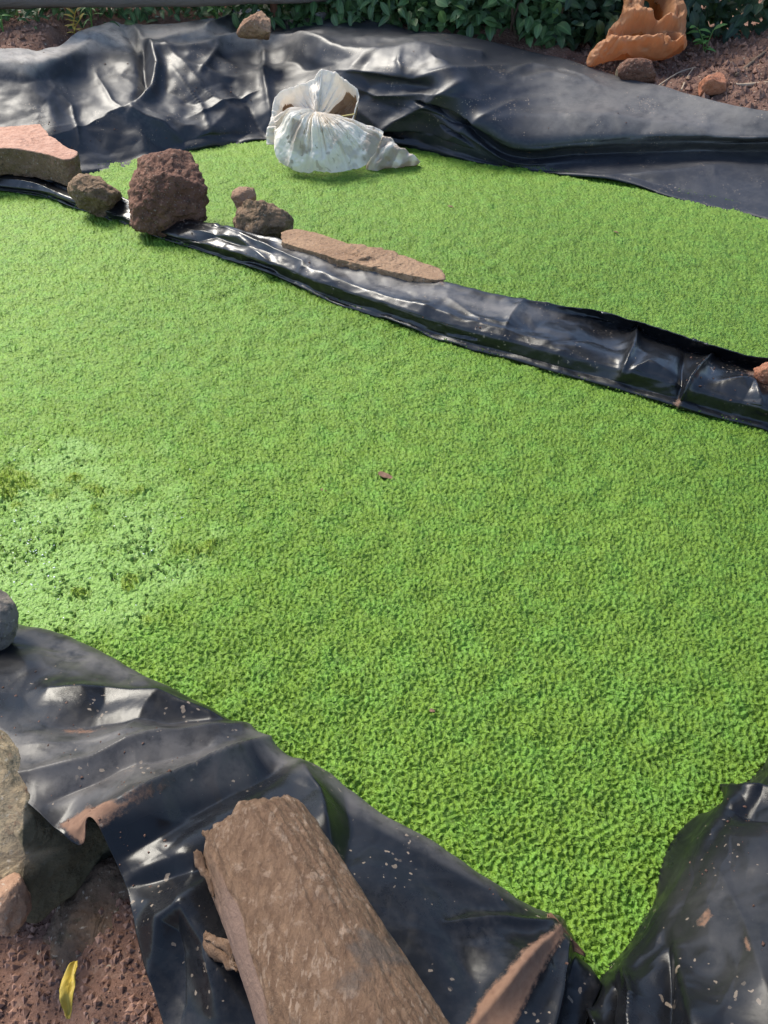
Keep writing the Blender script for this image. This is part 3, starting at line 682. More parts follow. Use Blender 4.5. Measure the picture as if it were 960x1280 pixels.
block('brick', [(-60, 160), (0, 149), (24, 146), (38, 148), (50, 156), (66, 172), (82, 183), (97, 190), (92, 197), (80, 199), (60, 193), (30, 187), (0, 185), (-60, 186)], .195, .075, 'brick',
    'broken brick block with clean pink top and muddy front at the left edge', amp=.007, sc=18, seed=8)
stone('stone', [(286, 275), (292, 262), (306, 255), (325, 256), (345, 262), (366, 276), (368, 288), (345, 298), (320, 300), (300, 294)], .06, 'rock_brown',
    'dark knobbly stone on the dividing bank with a small chip lying on it', amp=.012, sc=20, seed=11, cuts=8, cutd=(.7, .92))
stone('stone', [(288, 248), (296, 238), (310, 234), (320, 238), (323, 252), (318, 262), (302, 264), (294, 262)], .06, 'rock_tan',
    'small angular reddish chip perched on the dark knobbly stone', amp=.005, sc=30, seed=12, cuts=9, cutd=(.6, .85), tz=3.14)
stone('stone', [(948, 470), (944, 456), (952, 450), (975, 446), (1000, 455), (1005, 480), (985, 492), (962, 484)], .08, 'rock_orange',
    'rusty stone cut off by the right edge, on the dividing bank', amp=.008, sc=24, seed=13, cuts=8, cutd=(.7, .9))
stone('stone', [(297, 42), (302, 32), (314, 24), (330, 16), (338, 18), (342, 34), (342, 46), (320, 47), (300, 47)], .41, 'rock_tan',
    'tan triangular stone holding the plastic flap at the top of the back liner', amp=.006, sc=26, seed=14, cuts=8, cutd=(.65, .85))
stone('stone', [(-40, 800), (-42, 760), (-20, 738), (4, 738), (18, 758), (20, 782), (12, 806), (-10, 822), (-30, 818)], .08, 'rock_grey',
    'smooth grey brown stone at the left edge beside the near pond', amp=.005, sc=14, seed=15, cuts=4, cutd=(.85, .95))
stone('stone', [(864, 116), (870, 106), (884, 92), (896, 88), (906, 98), (911, 110), (905, 118), (886, 120)], .28, 'rock_orange',
    'flat orange lump of rock lying on the red soil at the right', group='rocks on the red soil', amp=.004, sc=26, seed=16, cuts=7, cutd=(.5, .8))
stone('stone', [(770, 92), (776, 80), (792, 78), (812, 82), (822, 92), (820, 104), (800, 106), (778, 102)], .28, 'rock_red',
    'reddish stone pressed under the orange sack', group='rocks on the red soil', amp=.006, sc=24, seed=17, cuts=7, cutd=(.7, .9))
stone('stone', [(770, 92), (775, 80), (785, 78), (786, 92), (780, 98), (772, 98)], .29, 'slab_pale',
    'small pale grey stone chip beside the reddish stone under the orange sack', group='rocks on the red soil', amp=.003, sc=30, seed=18, cuts=7, cutd=(.6, .85))
# mud ridge left lying along the divider
M['mud'] = mat_rock('dried_mud', (.22, .13, .075), (.31, .195, .115), (.13, .075, .048), 1.3, 1.)
o = block('mud_ridge', [(350, 296), (362, 288), (384, 288), (420, 299), (480, 313), (528, 328), (548, 336), (554, 345), (547, 350), (520, 345), (480, 337), (430, 325), (380, 311), (356, 303)], .122, .080, 'mud',
    'long flat strip of dried tan mud lying along the back edge of the dividing bank', group='', n=420, amp=.010, sc=26, seed=20, cat='mud')
if 'group' in o: del o['group']
# lower left: stacked stones that carry the sheet
def tilt(ax_, k1, k2, ay=0., sgn=1):
    return lambda P, x, y, th_: P-TOW*(np.where(x < ax_, (ax_-x)*k1, (x-ax_)*k2)+ay*(y-1050))[..., None]
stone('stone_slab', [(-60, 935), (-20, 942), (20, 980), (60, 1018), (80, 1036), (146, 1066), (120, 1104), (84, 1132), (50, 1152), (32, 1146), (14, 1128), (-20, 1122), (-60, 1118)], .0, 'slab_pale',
    'large pale slab with shade painted dark on one side, under the torn edge of the sheet', group='stones holding up the near bank', amp=.006, sc=14, seed=23, Tf=.02, Tb=.10, tz=1.20, n=300, m=180, sq=.32,
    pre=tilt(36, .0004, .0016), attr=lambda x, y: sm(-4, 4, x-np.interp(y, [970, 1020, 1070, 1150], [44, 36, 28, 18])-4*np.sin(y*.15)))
stone('stone_slab', [(48, 1156), (90, 1120), (150, 1066), (205, 1090), (215, 1160), (190, 1215), (150, 1228), (108, 1215), (70, 1180)], .0, 'slab_moss',
    'mossy dark stone wedged below the pale slab', group='stones holding up the near bank', amp=.010, sc=16, seed=24, Tf=.02, Tb=.08, tz=1.30, n=240, m=140, sq=.35, pre=tilt(110, .0006, .0003, -.0006))
stone('stone_slab', [(-30, 1130), (0, 1105), (20, 1112), (28, 1150), (20, 1165), (0, 1160), (-30, 1160)], .0, 'rock_tan',
    'small reddish stone at the left edge below the pale slab', group='stones holding up the near bank', amp=.005, sc=20, seed=25, Tf=.03, Tb=.05, tz=1.13, cuts=5)
# ------------------------------------------------------------------ log
def log():
    a = atd(318, 1045, 1.13); b = atd(455, 1330, .86); L = np.linalg.norm(b-a); ax = (b-a)/L
    b = a+ax*(L+.25); L += .25
    th = thing('log', (a[0], a[1], a[2]-.1), 'thick sawn log with flaking brown bark lying across the near plastic sheet', 'log')
    nl_, na = 240, 220
    s = np.linspace(0, L, nl_); an = np.arange(na)/na*2*np.pi
    A = np.cross(ax, [0, 0, 1.]); A /= np.linalg.norm(A); B = np.cross(A, ax)
    r = .083+.022*np.clip(s/.5, 0, 1.3); r = r*(1-.10*np.exp(-(s/.012)**2))
    C = a+ax*s[:, None]
    dirs = np.cos(an)[:, None]*A+np.sin(an)[:, None]*B
    P = C[:, None]+r[:, None, None]*dirs[None]
    Q = np.stack([np.cos(an)[None]*np.ones(nl_)[:, None]*.1, np.sin(an)[None]*np.ones(nl_)[:, None]*.1, s[:, None]*np.ones(na)[None]*.22], -1)
    d = .0014*ridged(Q, 70, 3, 41)+.005*fbm(Q, 8, 3, 42)+.0018*fbm(Q*np.array([1, 1, .8]), 150, 3, 43)
    # bare strip on the left flank
    px, py = topx(P); dd_, tt_, _ = polydist(px, py, [(250, 1060), (285, 1150), (300, 1210), (330, 1320)])
    bare = np.clip(1-dd_/24+.25*fbm(Q, 60, 3, 44), 0, 1); bare = sm(.25, .6, bare)*sm(.02, .14, s)[:, None]
    d = d*(1-.7*bare)-.0035*bare
    rag = (.008*fbm(np.stack([np.cos(an), np.sin(an), 0*an], -1), 3.5, 3, 45))
    P = P+dirs[None]*d[..., None]-ax*(rag[None, :, None]*np.exp(-s/.03)[:, None, None])
    me = mesh_from('trunk', P, gridfaces(nl_, na, True), M['bark'], attrs={'bare': bare}); 
    o = child('bark', me, th)
    # sawn ends
    for k, (i, sg) in enumerate(((0, 1), (nl_-1, -1))):
        ring = P[i]; c = ring.mean(0); rr = np.linspace(0, 1, 14)[:, None, None]
        G = c+(ring-c)[None]*rr*.985; G = G+ax*sg*.004
        G = G+ax*(.002*fbm(G, 60, 3, 46))[..., None]
        Fq = gridfaces(14, na, True)
        child('sawn_end', mesh_from('sawn_end', G, Fq, M['mud']), th)
    # lifted bark flakes on the left flank
    def flake(pts, t0, wid, lift, seed):
        p = np.array(pts, float); c = cr(p, 18, 0); base = atd(c[:, 0], c[:, 1], np.linspace(t0[0], t0[1], 18))
        w = np.sin(np.linspace(.25, np.pi-.15, 18))*wid
        j = np.linspace(-1, 1, 7)
        side = np.cross(np.gradient(base, axis=0), TOW); side /= np.linalg.norm(side, axis=1)[:, None]
        G = base[:, None]+side[:, None]*(w[:, None]*j[None])[..., None]+TOW*(lift*(1-j**2))[None, :, None]
        G = G+.003*fbm(G, 60, 3, seed)[..., None]
        me = mesh_from('bark_flake', G, gridfaces(18, 7), M['bark'], attrs={'bare': np.zeros(18*7)})
        o = child('bark_flake', me, th); md = o.modifiers.new('thickness', 'SOLIDIFY'); md.thickness = .004
    flake([(243, 1064), (250, 1082), (262, 1098), (268, 1118)], (1.07, 1.04), .010, .005, 51)
    flake([(255, 1165), (262, 1182), (280, 1198), (298, 1212)], (1.02, .97), .009, .006, 52)
    flake([(256, 1170), (276, 1178), (292, 1194), (296, 1212)], (1.01, .97), .006, .007, 53)
    flake([(252, 1040), (262, 1052), (266, 1090), (276, 1140)], (1.10, 1.04), .010, .002, 54)
log()
# ------------------------------------------------------------------ leaves
LEN = np.linspace(0, 1, 6)
def leaf_tpl(w=.5, fold=.18, curl=.25, n=6):
    t = np.linspace(0, 1, n); prof = np.sin(np.pi*t**.85)**.75; V = []
    for i in range(n):
        x = w/2*prof[i]; z = -curl*(t[i]-.3)**2
        V += [(-x, t[i], z+fold*x), (0, t[i], z), (x, t[i], z+fold*x)]
    Fq = []
    for i in range(n-1):
        a = i*3; Fq += [(a, a+1, a+4, a+3), (a+1, a+2, a+5, a+4)]
    return np.array(V), np.array(Fq), np.tile([0., 1., 0.], n)
def leaves_mesh(name, pts, dirs, ups, size, mat, w=.5, n=5, fold=.18, curl=.25):
    V0, F0, rib = leaf_tpl(w, fold, curl, n); N = len(pts); k = len(V0)
    y = dirs/np.linalg.norm(dirs, axis=1)[:, None]; x = np.cross(y, ups); x /= np.maximum(np.linalg.norm(x, axis=1), 1e-6)[:, None]; z = np.cross(x, y)
    V = pts[:, None]+size[:, None, None]*(V0[None, :, 0:1]*x[:, None]+V0[None, :, 1:2]*y[:, None]+V0[None, :, 2:3]*z[:, None])
    Fq = (F0[None]+(np.arange(N)*k)[:, None, None]).reshape(-1, 4)
    rnd = np.repeat(np.random.default_rng(N).random(N), k)
    return mesh_from(name, V.reshape(-1, 3), Fq, M[mat], attrs={'rib': np.tile(rib, N), 'rnd': rnd})
def rand_orient(N, r, droop=.3):
    d = np.stack([r.normal(0, .8, N), r.normal(-.5, .5, N), r.normal(-droop, .6, N)], -1)
    u = np.stack([r.normal(0, .4, N), r.normal(-.6, .35, N), r.normal(.8, .35, N)], -1); return d, u
LEAFMESH = {}
def bush(name, x0, x1, y, z0, z1, label, cat, n_big, n_stuff, mat, size, shape=.5, group='bushes of the hedge', yfun=None, depth=.55, nleafrow=5, ground=.36):
    r = np.random.default_rng(int(abs(x0*100))+n_big)
    yf = yfun or (lambda x: np.full_like(x, y))
    th = thing(name, ((x0+x1)/2, float(yf(np.array([(x0+x1)/2]))[0])+.3, ground), label, cat, group)
    # mass of leaves
    N = n_stuff; x = r.uniform(x0, x1, N); z = z0+(z1-z0)*r.random(N)**1.15
    dep = r.random(N)**1.3*depth; cl = vnoise(np.stack([x*3, z*3.2, 0*x], -1), 5)*.14+.07*vnoise(np.stack([x*8, z*8, 0*x], -1), 6)
    P = np.stack([x, yf(x)+dep+cl+.10*(z > .9), z], -1); d, u = rand_orient(N, r)
    sz = size*r.uniform(.6, 1.15, N)*np.where(z > 1.1, 1.8, 1)
    child('foliage', leaves_mesh('foliage', P, d, u, sz, mat, shape, n=4), th, kind='stuff')
    # stems
    for k in range(7):
        xs = r.uniform(x0, x1); yy = float(yf(np.array([xs]))[0])+r.uniform(.02, .3); pts = [(xs, yy, ground-.05)]
        for j in range(6): pts.append((pts[-1][0]+r.normal(0, .05), pts[-1][1]+r.normal(0, .03), pts[-1][2]+r.uniform(.1, .25)))
        Vv, Fq = tube(cr(np.array(pts), 16), np.linspace(.009, .004, 16), 6)
        child('stem', tomesh('stem', Vv, Fq, M['stem']), th)
    # separate leaves at the front
    if mat not in LEAFMESH or True:
        LM = []
        for v in range(3):
            V0, F0, rib = leaf_tpl(shape*r.uniform(.85, 1.1), .2+.1*v, .2+.2*v, 7)
            LM.append(mesh_from('leaf', V0, F0, M[mat], attrs={'rib': rib, 'rnd': np.zeros(len(V0))}))
    vis = 0
    while vis < n_big:
        xx = r.uniform(x0, x1); zz = r.uniform(ground+.02, min(z1, .95)); yy = float(yf(np.array([xx]))[0])-r.uniform(.02, .14)
        q0, q1 = topx(np.array([xx, yy, zz]))
        if q1 < -25 or q1 > 140: continue
        if q0 < -20 or q0 > 980: vis += 1; continue
        o = link('leaf', LM[r.integers(3)], th); o.location = (xx-th.location[0], yy-th.location[1], zz-th.location[2])
        d = Vector((r.normal(0, .8), r.normal(-.5, .4), r.normal(-.35, .5))); o.rotation_mode = 'QUATERNION'
        yv = d.normalized(); up = Vector((r.normal(0, .3), r.normal(-.6, .3), .8)); xv = yv.cross(up).normalized(); zv = xv.cross(yv)
        from mathutils import Matrix
        o.rotation_quaternion = Matrix((xv, yv, zv)).transposed().to_quaternion(); s = size*r.uniform(.8, 1.25); o.scale = (s, s, s); vis += 1
    return th
def hy(x): return np.interp(x, [-4, -2.2, -1.7, -1.2, -.6, .3, 1.2, 2.0, 4], [4.9, 4.88, 5.2, 5.35, 5.45, 5.2, 4.9, 5.15, 5.3])
bush('hedge_bush', -4.2, -1.9, 0, .36, 1.12, 'thin dark bush behind the weeds at the far left', 'bush', 70, 5200, 'leaf', .075, .40, yfun=hy)
bush('hedge_bush', -1.9, -.75, 0, .36, 1.12, 'dark bush behind the peak of the back liner, top left', 'bush', 70, 4200, 'leaf', .07, .42, yfun=hy)
bush('hedge_bush', -.75, .15, 0, .36, 1.12, 'fresh green bush above the black upper edge of the liner, left of centre', 'bush', 70, 3400, 'leaf', .085, .48, yfun=hy)
bush('hedge_bush', .15, .95, 0, .36, 1.12, 'dense bush of round dull leaves between the centre and the orange sack', 'bush', 110, 3800, 'leaf', .085, .58, yfun=hy)
bush('hedge_bush', .95, 1.75, 0, .36, 1.12, 'dark-leaved bush behind the orange sack', 'bush', 60, 3600, 'leaf_dark', .085, .55, yfun=hy)
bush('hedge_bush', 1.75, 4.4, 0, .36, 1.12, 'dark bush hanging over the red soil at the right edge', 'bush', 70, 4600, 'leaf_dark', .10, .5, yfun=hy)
# low weeds
def weed(px, py, z, n, h, mat, label, w=.3, size=.07, seed=1):
    p = at(px, py, z); r = np.random.default_rng(seed); th = thing('weed', p, label, 'weed', 'weeds along the hedge')
    V0, F0, rib = leaf_tpl(w, .25, .4, 7); me = mesh_from('leaf', V0, F0, M[mat], attrs={'rib': rib, 'rnd': np.zeros(len(V0))})
    from mathutils import Matrix
    for k in range(max(2, n//6)):
        a = r.uniform(0, 6.28); rr = h*.35*r.random(); top = (rr*2*math.cos(a), rr*2*math.sin(a)*.5, h*r.uniform(.6, 1))
        pts = np.array([(0, 0, -.02), (top[0]*.3, top[1]*.3, top[2]*.5), top]); c = cr(pts, 8); Vv, Fq = tube(c, .003, 5)
        link('stem', tomesh('stem', Vv, Fq, M[mat]), th)
        for j in range(6):
            q_ = c[2+j]; ang = r.uniform(0, 6.28); d = Vector((math.cos(ang), math.sin(ang)*.7-.3, r.uniform(-.2, .6))).normalized(); xv = d.cross(Vector((0, -.3, 1))).normalized(); zv = xv.cross(d)
            o = link('leaf', me, th); o.location = q_; o.rotation_mode = 'QUATERNION'; o.rotation_quaternion = Matrix((xv, d, zv)).transposed().to_quaternion(); s = size*r.uniform(.7, 1.2); o.scale = (s, s, s)
weed(8, 56, .38, 18, .16, 'leaf_bright', 'pale green leafy weed at the far left above the red soil', seed=2)
weed(50, 52, .38, 18, .15, 'leaf', 'mid green weed beside the red soil, right of the palest weed', seed=3, size=.08)
weed(93, 45, .39, 6, .12, 'leaf_yellow', 'small weed with a yellow leaf before the peak of the liner', seed=4, size=.05)
weed(116, 38, .40, 6, .16, 'leaf_bright', 'wispy grass tuft just left of the peak of the liner', w=.1, seed=5, size=.1)
weed(272, 24, .42, 12, .17, 'leaf_bright', 'light green sprig rising left of the tan triangular stone', seed=6, w=.35)
weed(392, 22, .40, 18, .18, 'leaf_bright', 'bright green sprig over the black liner edge, right of the red post', seed=7, w=.4, size=.09)
weed(880, 68, .32, 12, .16, 'leaf_bright', 'small yellowish green plant in the shade right of the orange sack', seed=8, w=.4)
# ------------------------------------------------------------------ rail and posts
def rail():
    a = atd(-160, 2, 4.0); b = atd(215, 0, 4.25); c = atd(420, -4, 4.5)
    th = thing('rail_fence', (a[0], a[1], .36), 'grey weathered wooden rail on red posts crossing above the weeds, top left', 'fence')
    p = cr(np.array([a, (a+b)/2+[0, 0, .004], b, c]), 40); Vv, Fq = tube(p, np.linspace(.045, .024, 40), 16)
    Vv = Vv+(.006*fbm(Vv*np.array([.3, 1, 1]), 30, 3, 61))[:, None]*np.array([0, .5, 1])
    child('rail', tomesh('rail', Vv, Fq, M['wood']), th)
    for px, t, rr in ((342, 4.6, .032), (-120, 4.0, .04)):
        q_ = atd(px, 10, t); Vv, Fq = tube(np.linspace((q_[0], q_[1]+.05, .3), (q_[0]+.02, q_[1]+.05, q_[2]+.3), 20), np.linspace(rr*1.1, rr, 20), 12)
        Vv = Vv+(.006*fbm(Vv, 20, 3, 62))[:, None]*np.array([1, 1, 0])
        child('post', tomesh('post', Vv, Fq, M['post']), th)
rail()
# ------------------------------------------------------------------ white tied sack
def white_sack():
    t0 = 3.80; K = np.array([397., 147.]); base = at(400, 216, 0)
    th = thing('tied_sack', (base[0], base[1], 0), 'dirty white sack tied with a yellow string, floating in the duckweed by the back liner', 'sack')
    na, nr_ = 300, 90
    def fan(name, ang, Rv, z0, Tmax, pleats, amp, mat, seed, dip=0, matidx=None, mats=None, dirt_shade=None, lift=0, rimcurl=.03):
        a = np.radians(np.linspace(ang[0], ang[1], na)); R = np.interp(np.degrees(a), *zip(*sorted(Rv)))
        s = np.linspace(0, 1, nr_)[:, None]
        x = K[0]+np.cos(a)[None]*R[None]*s; y = K[1]-np.sin(a)[None]*R[None]*s
        bul = Tmax(a)[None]*np.sin(np.pi*np.clip(s, 0, 1)**.75*.82)
        ph = pleats*a[None]+5.5*fbm(np.stack([a*3, a*0, a*0], -1), 1, 2, seed)[None]
        pl = amp*(.5+.5*np.cos(2*ph))**.6*(np.minimum(s/.22, 1)*np.exp(-s*(2.0+1.2*fbm(np.stack([a*7, a*0, a*0], -1), 1, 1, seed+5)[None])))*1.5
        ph2 = 2.3*pleats*a[None]+4*fbm(np.stack([a*5, a*0, a*0+2], -1), 1, 2, seed+3)[None]; pl = pl+amp*.3*(np.abs(np.sin(ph2)))*np.minimum(s/.15, 1)*np.exp(-s*2.)
        P = atd(x, y, t0+z0)+TOW*(bul+pl)[..., None]
        P = P+TOW*(.010*fbm(P, 16, 3, seed+1)+.009*ridged(P, 7, 2, seed+2)+.020*facet(P[..., 0]*11, P[..., 2]*11, seed))[..., None]
        dr = dirt_shade(x, y, s) if dirt_shade else 0*x
        return P, gridfaces(nr_, na), dr
    # lower pouch: front
    Rl = [(176, 46), (186, 52), (200, 54), (215, 62), (232, 78), (250, 82), (270, 80), (290, 82), (312, 92), (330, 88), (345, 86), (352, 76)]
    TL = lambda a: .17*np.sin(np.clip((np.degrees(a)-178)/(348-178), 0, 1)*np.pi)**.45
    dirt_shade = lambda x, y, s: .55*sm(.0, .6, fbm(np.stack([x*.045, y*.06, 0*x], -1), 1, 3, 33))+0.6*sm(.45, .65, vnoise(np.stack([x*.16, y*.2, 0*x], -1), 3)-.35*(y < 165))*sm(-.1, .3, vnoise(np.stack([x*.4, y*.3, 0*x], -1), 4)) + .8*blob(x, y, 468, 190, 9, 24)+.55*blob(x, y, 436, 166, 22, 3)+.6*blob(x, y, 375, 183, 5, 12)+.6*blob(x, y, 390, 207, 8, 5)  # real dirt spots plus broad brown lumps painting the shade of the folds
    P, Fq, dr = fan('pouch', (184, 343), Rl, 0, TL, 6.5, .042, 'sack_white', 71, dirt_shade=dirt_shade)
    # back of the pouch closes behind
    back = P[:, ::-1].copy(); dd2 = (P-atd(K[0], K[1], t0)); along = dd2@TOW; back = (P-TOW*(along*1.6)[..., None]-TOW*.01)[:, ::-1]
    V = np.concatenate([P.reshape(-1, 3), back.reshape(-1, 3)]); F2 = np.concatenate([Fq, Fq+len(P.reshape(-1, 3))])
    child('pouch', mesh_from('pouch', V, F2, M['sack_white'], attrs={'dirt_shade': np.concatenate([dr.ravel(), dr.ravel()*0])}), th)
    # upper ruffle: flared mouth
    Ru = [(-30, 30), (-18, 38), (0, 44), (13, 49), (26, 58), (35, 61), (45, 58), (58, 58), (71, 56), (84, 51), (93, 42), (110, 42), (128, 48), (145, 57), (154, 60), (165, 58), (178, 57), (189, 58), (200, 66), (211, 73), (216, 60)]
    TU = lambda a: -.05+.10*np.exp(-((np.degrees(a)-88)/26)**2)+.07*np.exp(-((np.degrees(a)-196)/22)**2)
    P, Fq, dr = fan('mouth', (-30, 216), Ru, 0.0, TU, 19, .024, 'sack_white', 75)
    a = np.degrees(np.radians(np.linspace(-30, 216, na))); s = np.linspace(0, 1, nr_)
    A2, S2 = np.meshgrid(a, s)
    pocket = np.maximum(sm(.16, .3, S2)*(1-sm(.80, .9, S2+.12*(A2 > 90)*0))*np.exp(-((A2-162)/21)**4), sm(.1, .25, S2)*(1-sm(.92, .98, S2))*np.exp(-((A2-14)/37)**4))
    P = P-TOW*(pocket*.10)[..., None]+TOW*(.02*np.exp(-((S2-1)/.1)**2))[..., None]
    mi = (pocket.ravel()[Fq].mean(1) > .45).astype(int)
    me = mesh_from('mouth', P, Fq, [M['sack_white'], M['sack_inner']], attrs={'dirt_shade': np.zeros(P.shape[:2])}, midx=mi)
    o = child('mouth', me, th); md = o.modifiers.new('thickness', 'SOLIDIFY'); md.thickness = .004; md.offset = 0
    # soaked tail at the right
    Vv, Fq, x, y = body([(458, 205), (462, 182), (470, 170), (482, 172), (500, 186), (516, 196), (524, 203), (508, 208), (486, 213), (462, 217)], t0+.02, .07, .08, n=150, m=60, amp=.006, sc=26, seed=77,
        post=lambda P, x, y, th_: P+TOW*(.010*ridged(P, 16, 2, 5)+.02*facet((x+y*.7)*.11, (y-x*.4)*.05, 9)+.004*np.sin((x*.8+y*.6)*.5+3*vnoise(P*9, 3)))[..., None])
    dr = .62+.6*blob(x, y, 470, 180, 10, 14)+.5*vnoise(np.stack([(x+y*.7)*.25, (y-x*.5)*.07, 0*x], -1), 8)
    child('tail', tomesh('tail', Vv, Fq, M['sack_white'], attrs={'dirt_shade': np.concatenate([dr.ravel(), [0, 0]])}), th)
    # string with a loose end
    a = np.linspace(0, 2*np.pi*2, 60); c = atd(K[0], K[1], t0)
    ring = c+TOW*.0+.020*(np.cos(a)[:, None]*RIGHT+np.sin(a)[:, None]*TOW)+UP*(np.linspace(-.004, .004, 60))[:, None]
    tail = cr(np.array([atd(400, 147, t0-.04), atd(418, 146.5, t0-.07), atd(438, 143.5, t0-.06), atd(443, 142.5, t0-.05)]), 20)
    Vv, Fq = tube(ring, .0035, 6); child('string', tomesh('string', Vv, Fq, M['straw']), th)
    Vv, Fq = tube(tail, .0032, 6); child('string', tomesh('string', Vv, Fq, M['straw']), th)
white_sack()
# ------------------------------------------------------------------ orange sack
def orange_sack():
    t0 = 4.06; base = at(800, 92, .30)
    th = thing('crumpled_sack', (base[0], base[1], .28), 'crumpled empty orange sack standing open on stones against the hedge', 'sack')
    out = [(734, 76), (737, 66), (748, 60), (757, 56), (759, 42), (768, 32), (774, 24), (780, 4), (786, -30), (815, -44), (850, -30), (846, 4), (856, 22), (857, 40), (856, 62), (846, 68), (830, 74), (800, 74), (770, 74), (750, 78), (738, 82)]
    nx_, ny_ = 220, 200
    def post(P, x, y, th_):
        front = np.cos(th_)[:, None] > -.2
        g = lambda cx, cy, rx, ry: blob(x, y, cx, cy, rx, ry)
        d = .07*np.exp(-((y-66)/8)**2)*sm(752, 770, x)*(1-sm(836, 852, x))            # bottom roll
        d += -.08*np.exp(-(((x-798)/34)**2+((y-47)/9)**2)**1.5)                         # pocket above the roll
        d += .05*np.exp(-(((y-(28+.11*(x-780)))/6)**2))*sm(770, 785, x)*(1-sm(828, 842, x))
        d += -.12*np.exp(-(((x-816)/15)**2+((y-6)/24)**2)**1.6)*1.5                         # dark mouth
        d += .05*np.exp(-((x-(798+.28*y))/3.0)**2)*(1-sm(28, 36, y))                   # lip of the mouth
        d += .04*np.exp(-((x-(846))/8)**2)
        d += .03*g(748, 66, 9, 8)
        d += -.03*g(833, 58, 6, 9)+.03*np.exp(-((np.hypot((x-834)/8, (y-58)/11)-1)/.25)**2)
        Pn = P+TOW*(np.where(d < 0, d, d*front))[..., None]
        w = .010*facet(P[..., 0]*62, P[..., 2]*58, 87)+.03*facet(P[..., 0]*13+.6*fbm(P, 8, 2, 3), P[..., 2]*11+.6*fbm(P, 8, 2, 4), 85)+.020*facet(P[..., 0]*30, P[..., 2]*28+.5*fbm(P, 9, 2, 4), 86)
        return Pn+TOW*w[..., None]*front[..., None]
    Vv, Fq, x, y = body(out, t0, .06, .06, n=300, m=180, amp=.004, sc=10, seed=81, post=post, sq=.8)
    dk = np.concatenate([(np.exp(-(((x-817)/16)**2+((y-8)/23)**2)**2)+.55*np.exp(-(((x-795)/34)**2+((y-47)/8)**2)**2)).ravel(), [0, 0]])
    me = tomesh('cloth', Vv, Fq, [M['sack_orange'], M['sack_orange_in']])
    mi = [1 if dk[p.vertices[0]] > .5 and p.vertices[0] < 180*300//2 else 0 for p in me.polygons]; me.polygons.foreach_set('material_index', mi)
    child('cloth', me, th)
orange_sack()
# ------------------------------------------------------------------ loose leaves, twigs and crumbs
def loose_leaf(name, pts, z, width, mat, label, cat='leaf', roll=.5, t=None, amp=.002):
    c = cr(np.array(pts, float), 20, 0); base = at(c[:, 0], c[:, 1], np.interp(np.linspace(0, 1, 20), np.linspace(0, 1, len(z)), z))
    T = np.gradient(base, axis=0); sd = np.cross(T, [0, 0, 1.]); sd /= np.linalg.norm(sd, axis=1)[:, None]
    w = width*np.sin(np.pi*np.linspace(.03, .97, 20)**.9)**.7; j = np.linspace(-1, 1, 9)
    G = base[:, None]+sd[:, None]*(w[:, None]*j[None])[..., None]+np.array([0, 0, 1.])*(roll*w[:, None]*np.abs(j)[None]**1.5)[..., None]
    G = G+np.array([0, 0, 1.])*(amp*fbm(G, 60, 3, 5))[..., None]
    me = mesh_from(name, G, gridfaces(20, 9), M[mat], attrs={'rib': np.tile(np.abs(j) < .1, 20).astype(float), 'rnd': np.full(180, .4)})
    o = link(name, me, label=label, cat=cat); recentre(o); md = o.modifiers.new('thickness', 'SOLIDIFY'); md.thickness = .0012; return o
loose_leaf('fallen_leaf', [(94, 1200), (88, 1222), (86, 1248), (84, 1272)], (.065, .07, .06, .05), .010, 'leaf_yellow', 'curled yellow leaf on the red soil at the lower left', roll=1.1, amp=.009)
loose_leaf('dry_leaf', [(686, 1142), (694, 1160), (710, 1178), (732, 1194)], (.088, .080, .068, .052), .008, 'leaf_brown', 'long dry brown leaf caught where the near sheet meets the duckweed', roll=.9)
loose_leaf('dry_leaf', [(474, 590), (480, 594), (493, 598)], (.013, .013, .011), .010, 'leaf_brown', 'small dry brown leaf lying in the middle of the near pond', roll=.3)
for i, (px, py, lb) in enumerate([(563, 258, 'tiny brown leaf bit on the far pond, right of the white sack'), (770, 290, 'tiny brown leaf bit on the far pond near the right'), (404, 612, 'tiny pinkish leaf bit left of the brown leaf on the near pond'), (540, 888, 'tiny pale leaf bit on the duckweed above the corner of the near bank')]):
    loose_leaf('leaf_fragment', [(px-3, py-1), (px, py), (px+4, py+1.5)], (.012, .013, .011), .004+.002*(py < 300), 'leaf_brown', lb, cat='leaf bit', roll=.3)
def twig(pts, z, r0, r1, mat, name, label):
    p = np.array(pts, float); c = cr(p, 24, 0); P = at(c[:, 0], c[:, 1], np.interp(np.linspace(0, 1, 24), np.linspace(0, 1, len(z)), z))
    Vv, Fq = tube(P, np.linspace(r0, r1, 24), 8); Vv = Vv+(.002*fbm(Vv, 30, 2, 9))[:, None]
    recentre(link(name, tomesh(name, Vv, Fq, M[mat]), label=label, cat='twig', group='twigs on the red soil'))
twig([(908, 101), (915, 106), (935, 106), (985, 101)], (.31, .31, .31, .32), .010, .008, 'twig', 'twig', 'pale bare twig on the red soil, right of the orange rock')
twig([(955, 66), (940, 78), (920, 94)], (.37, .36, .34), .008, .008, 'stem', 'twig', 'dark root slanting down the red soil mound above the pale twig')
twig([(822, 108), (836, 98), (850, 90), (870, 84)], (.29, .30, .31, .32), .004, .003, 'twig', 'twig', 'thin root curving over the soil right of the orange sack')
twig([(852, 112), (858, 98), (866, 86)], (.29, .30, .32), .004, .003, 'twig', 'twig', 'thin grey root hanging down left of the orange rock')
twig([(950, 80), (951, 92), (950, 104)], (.35, .33, .31), .004, .004, 'twig', 'twig', 'short upright reddish root above the pale twig at the right edge')
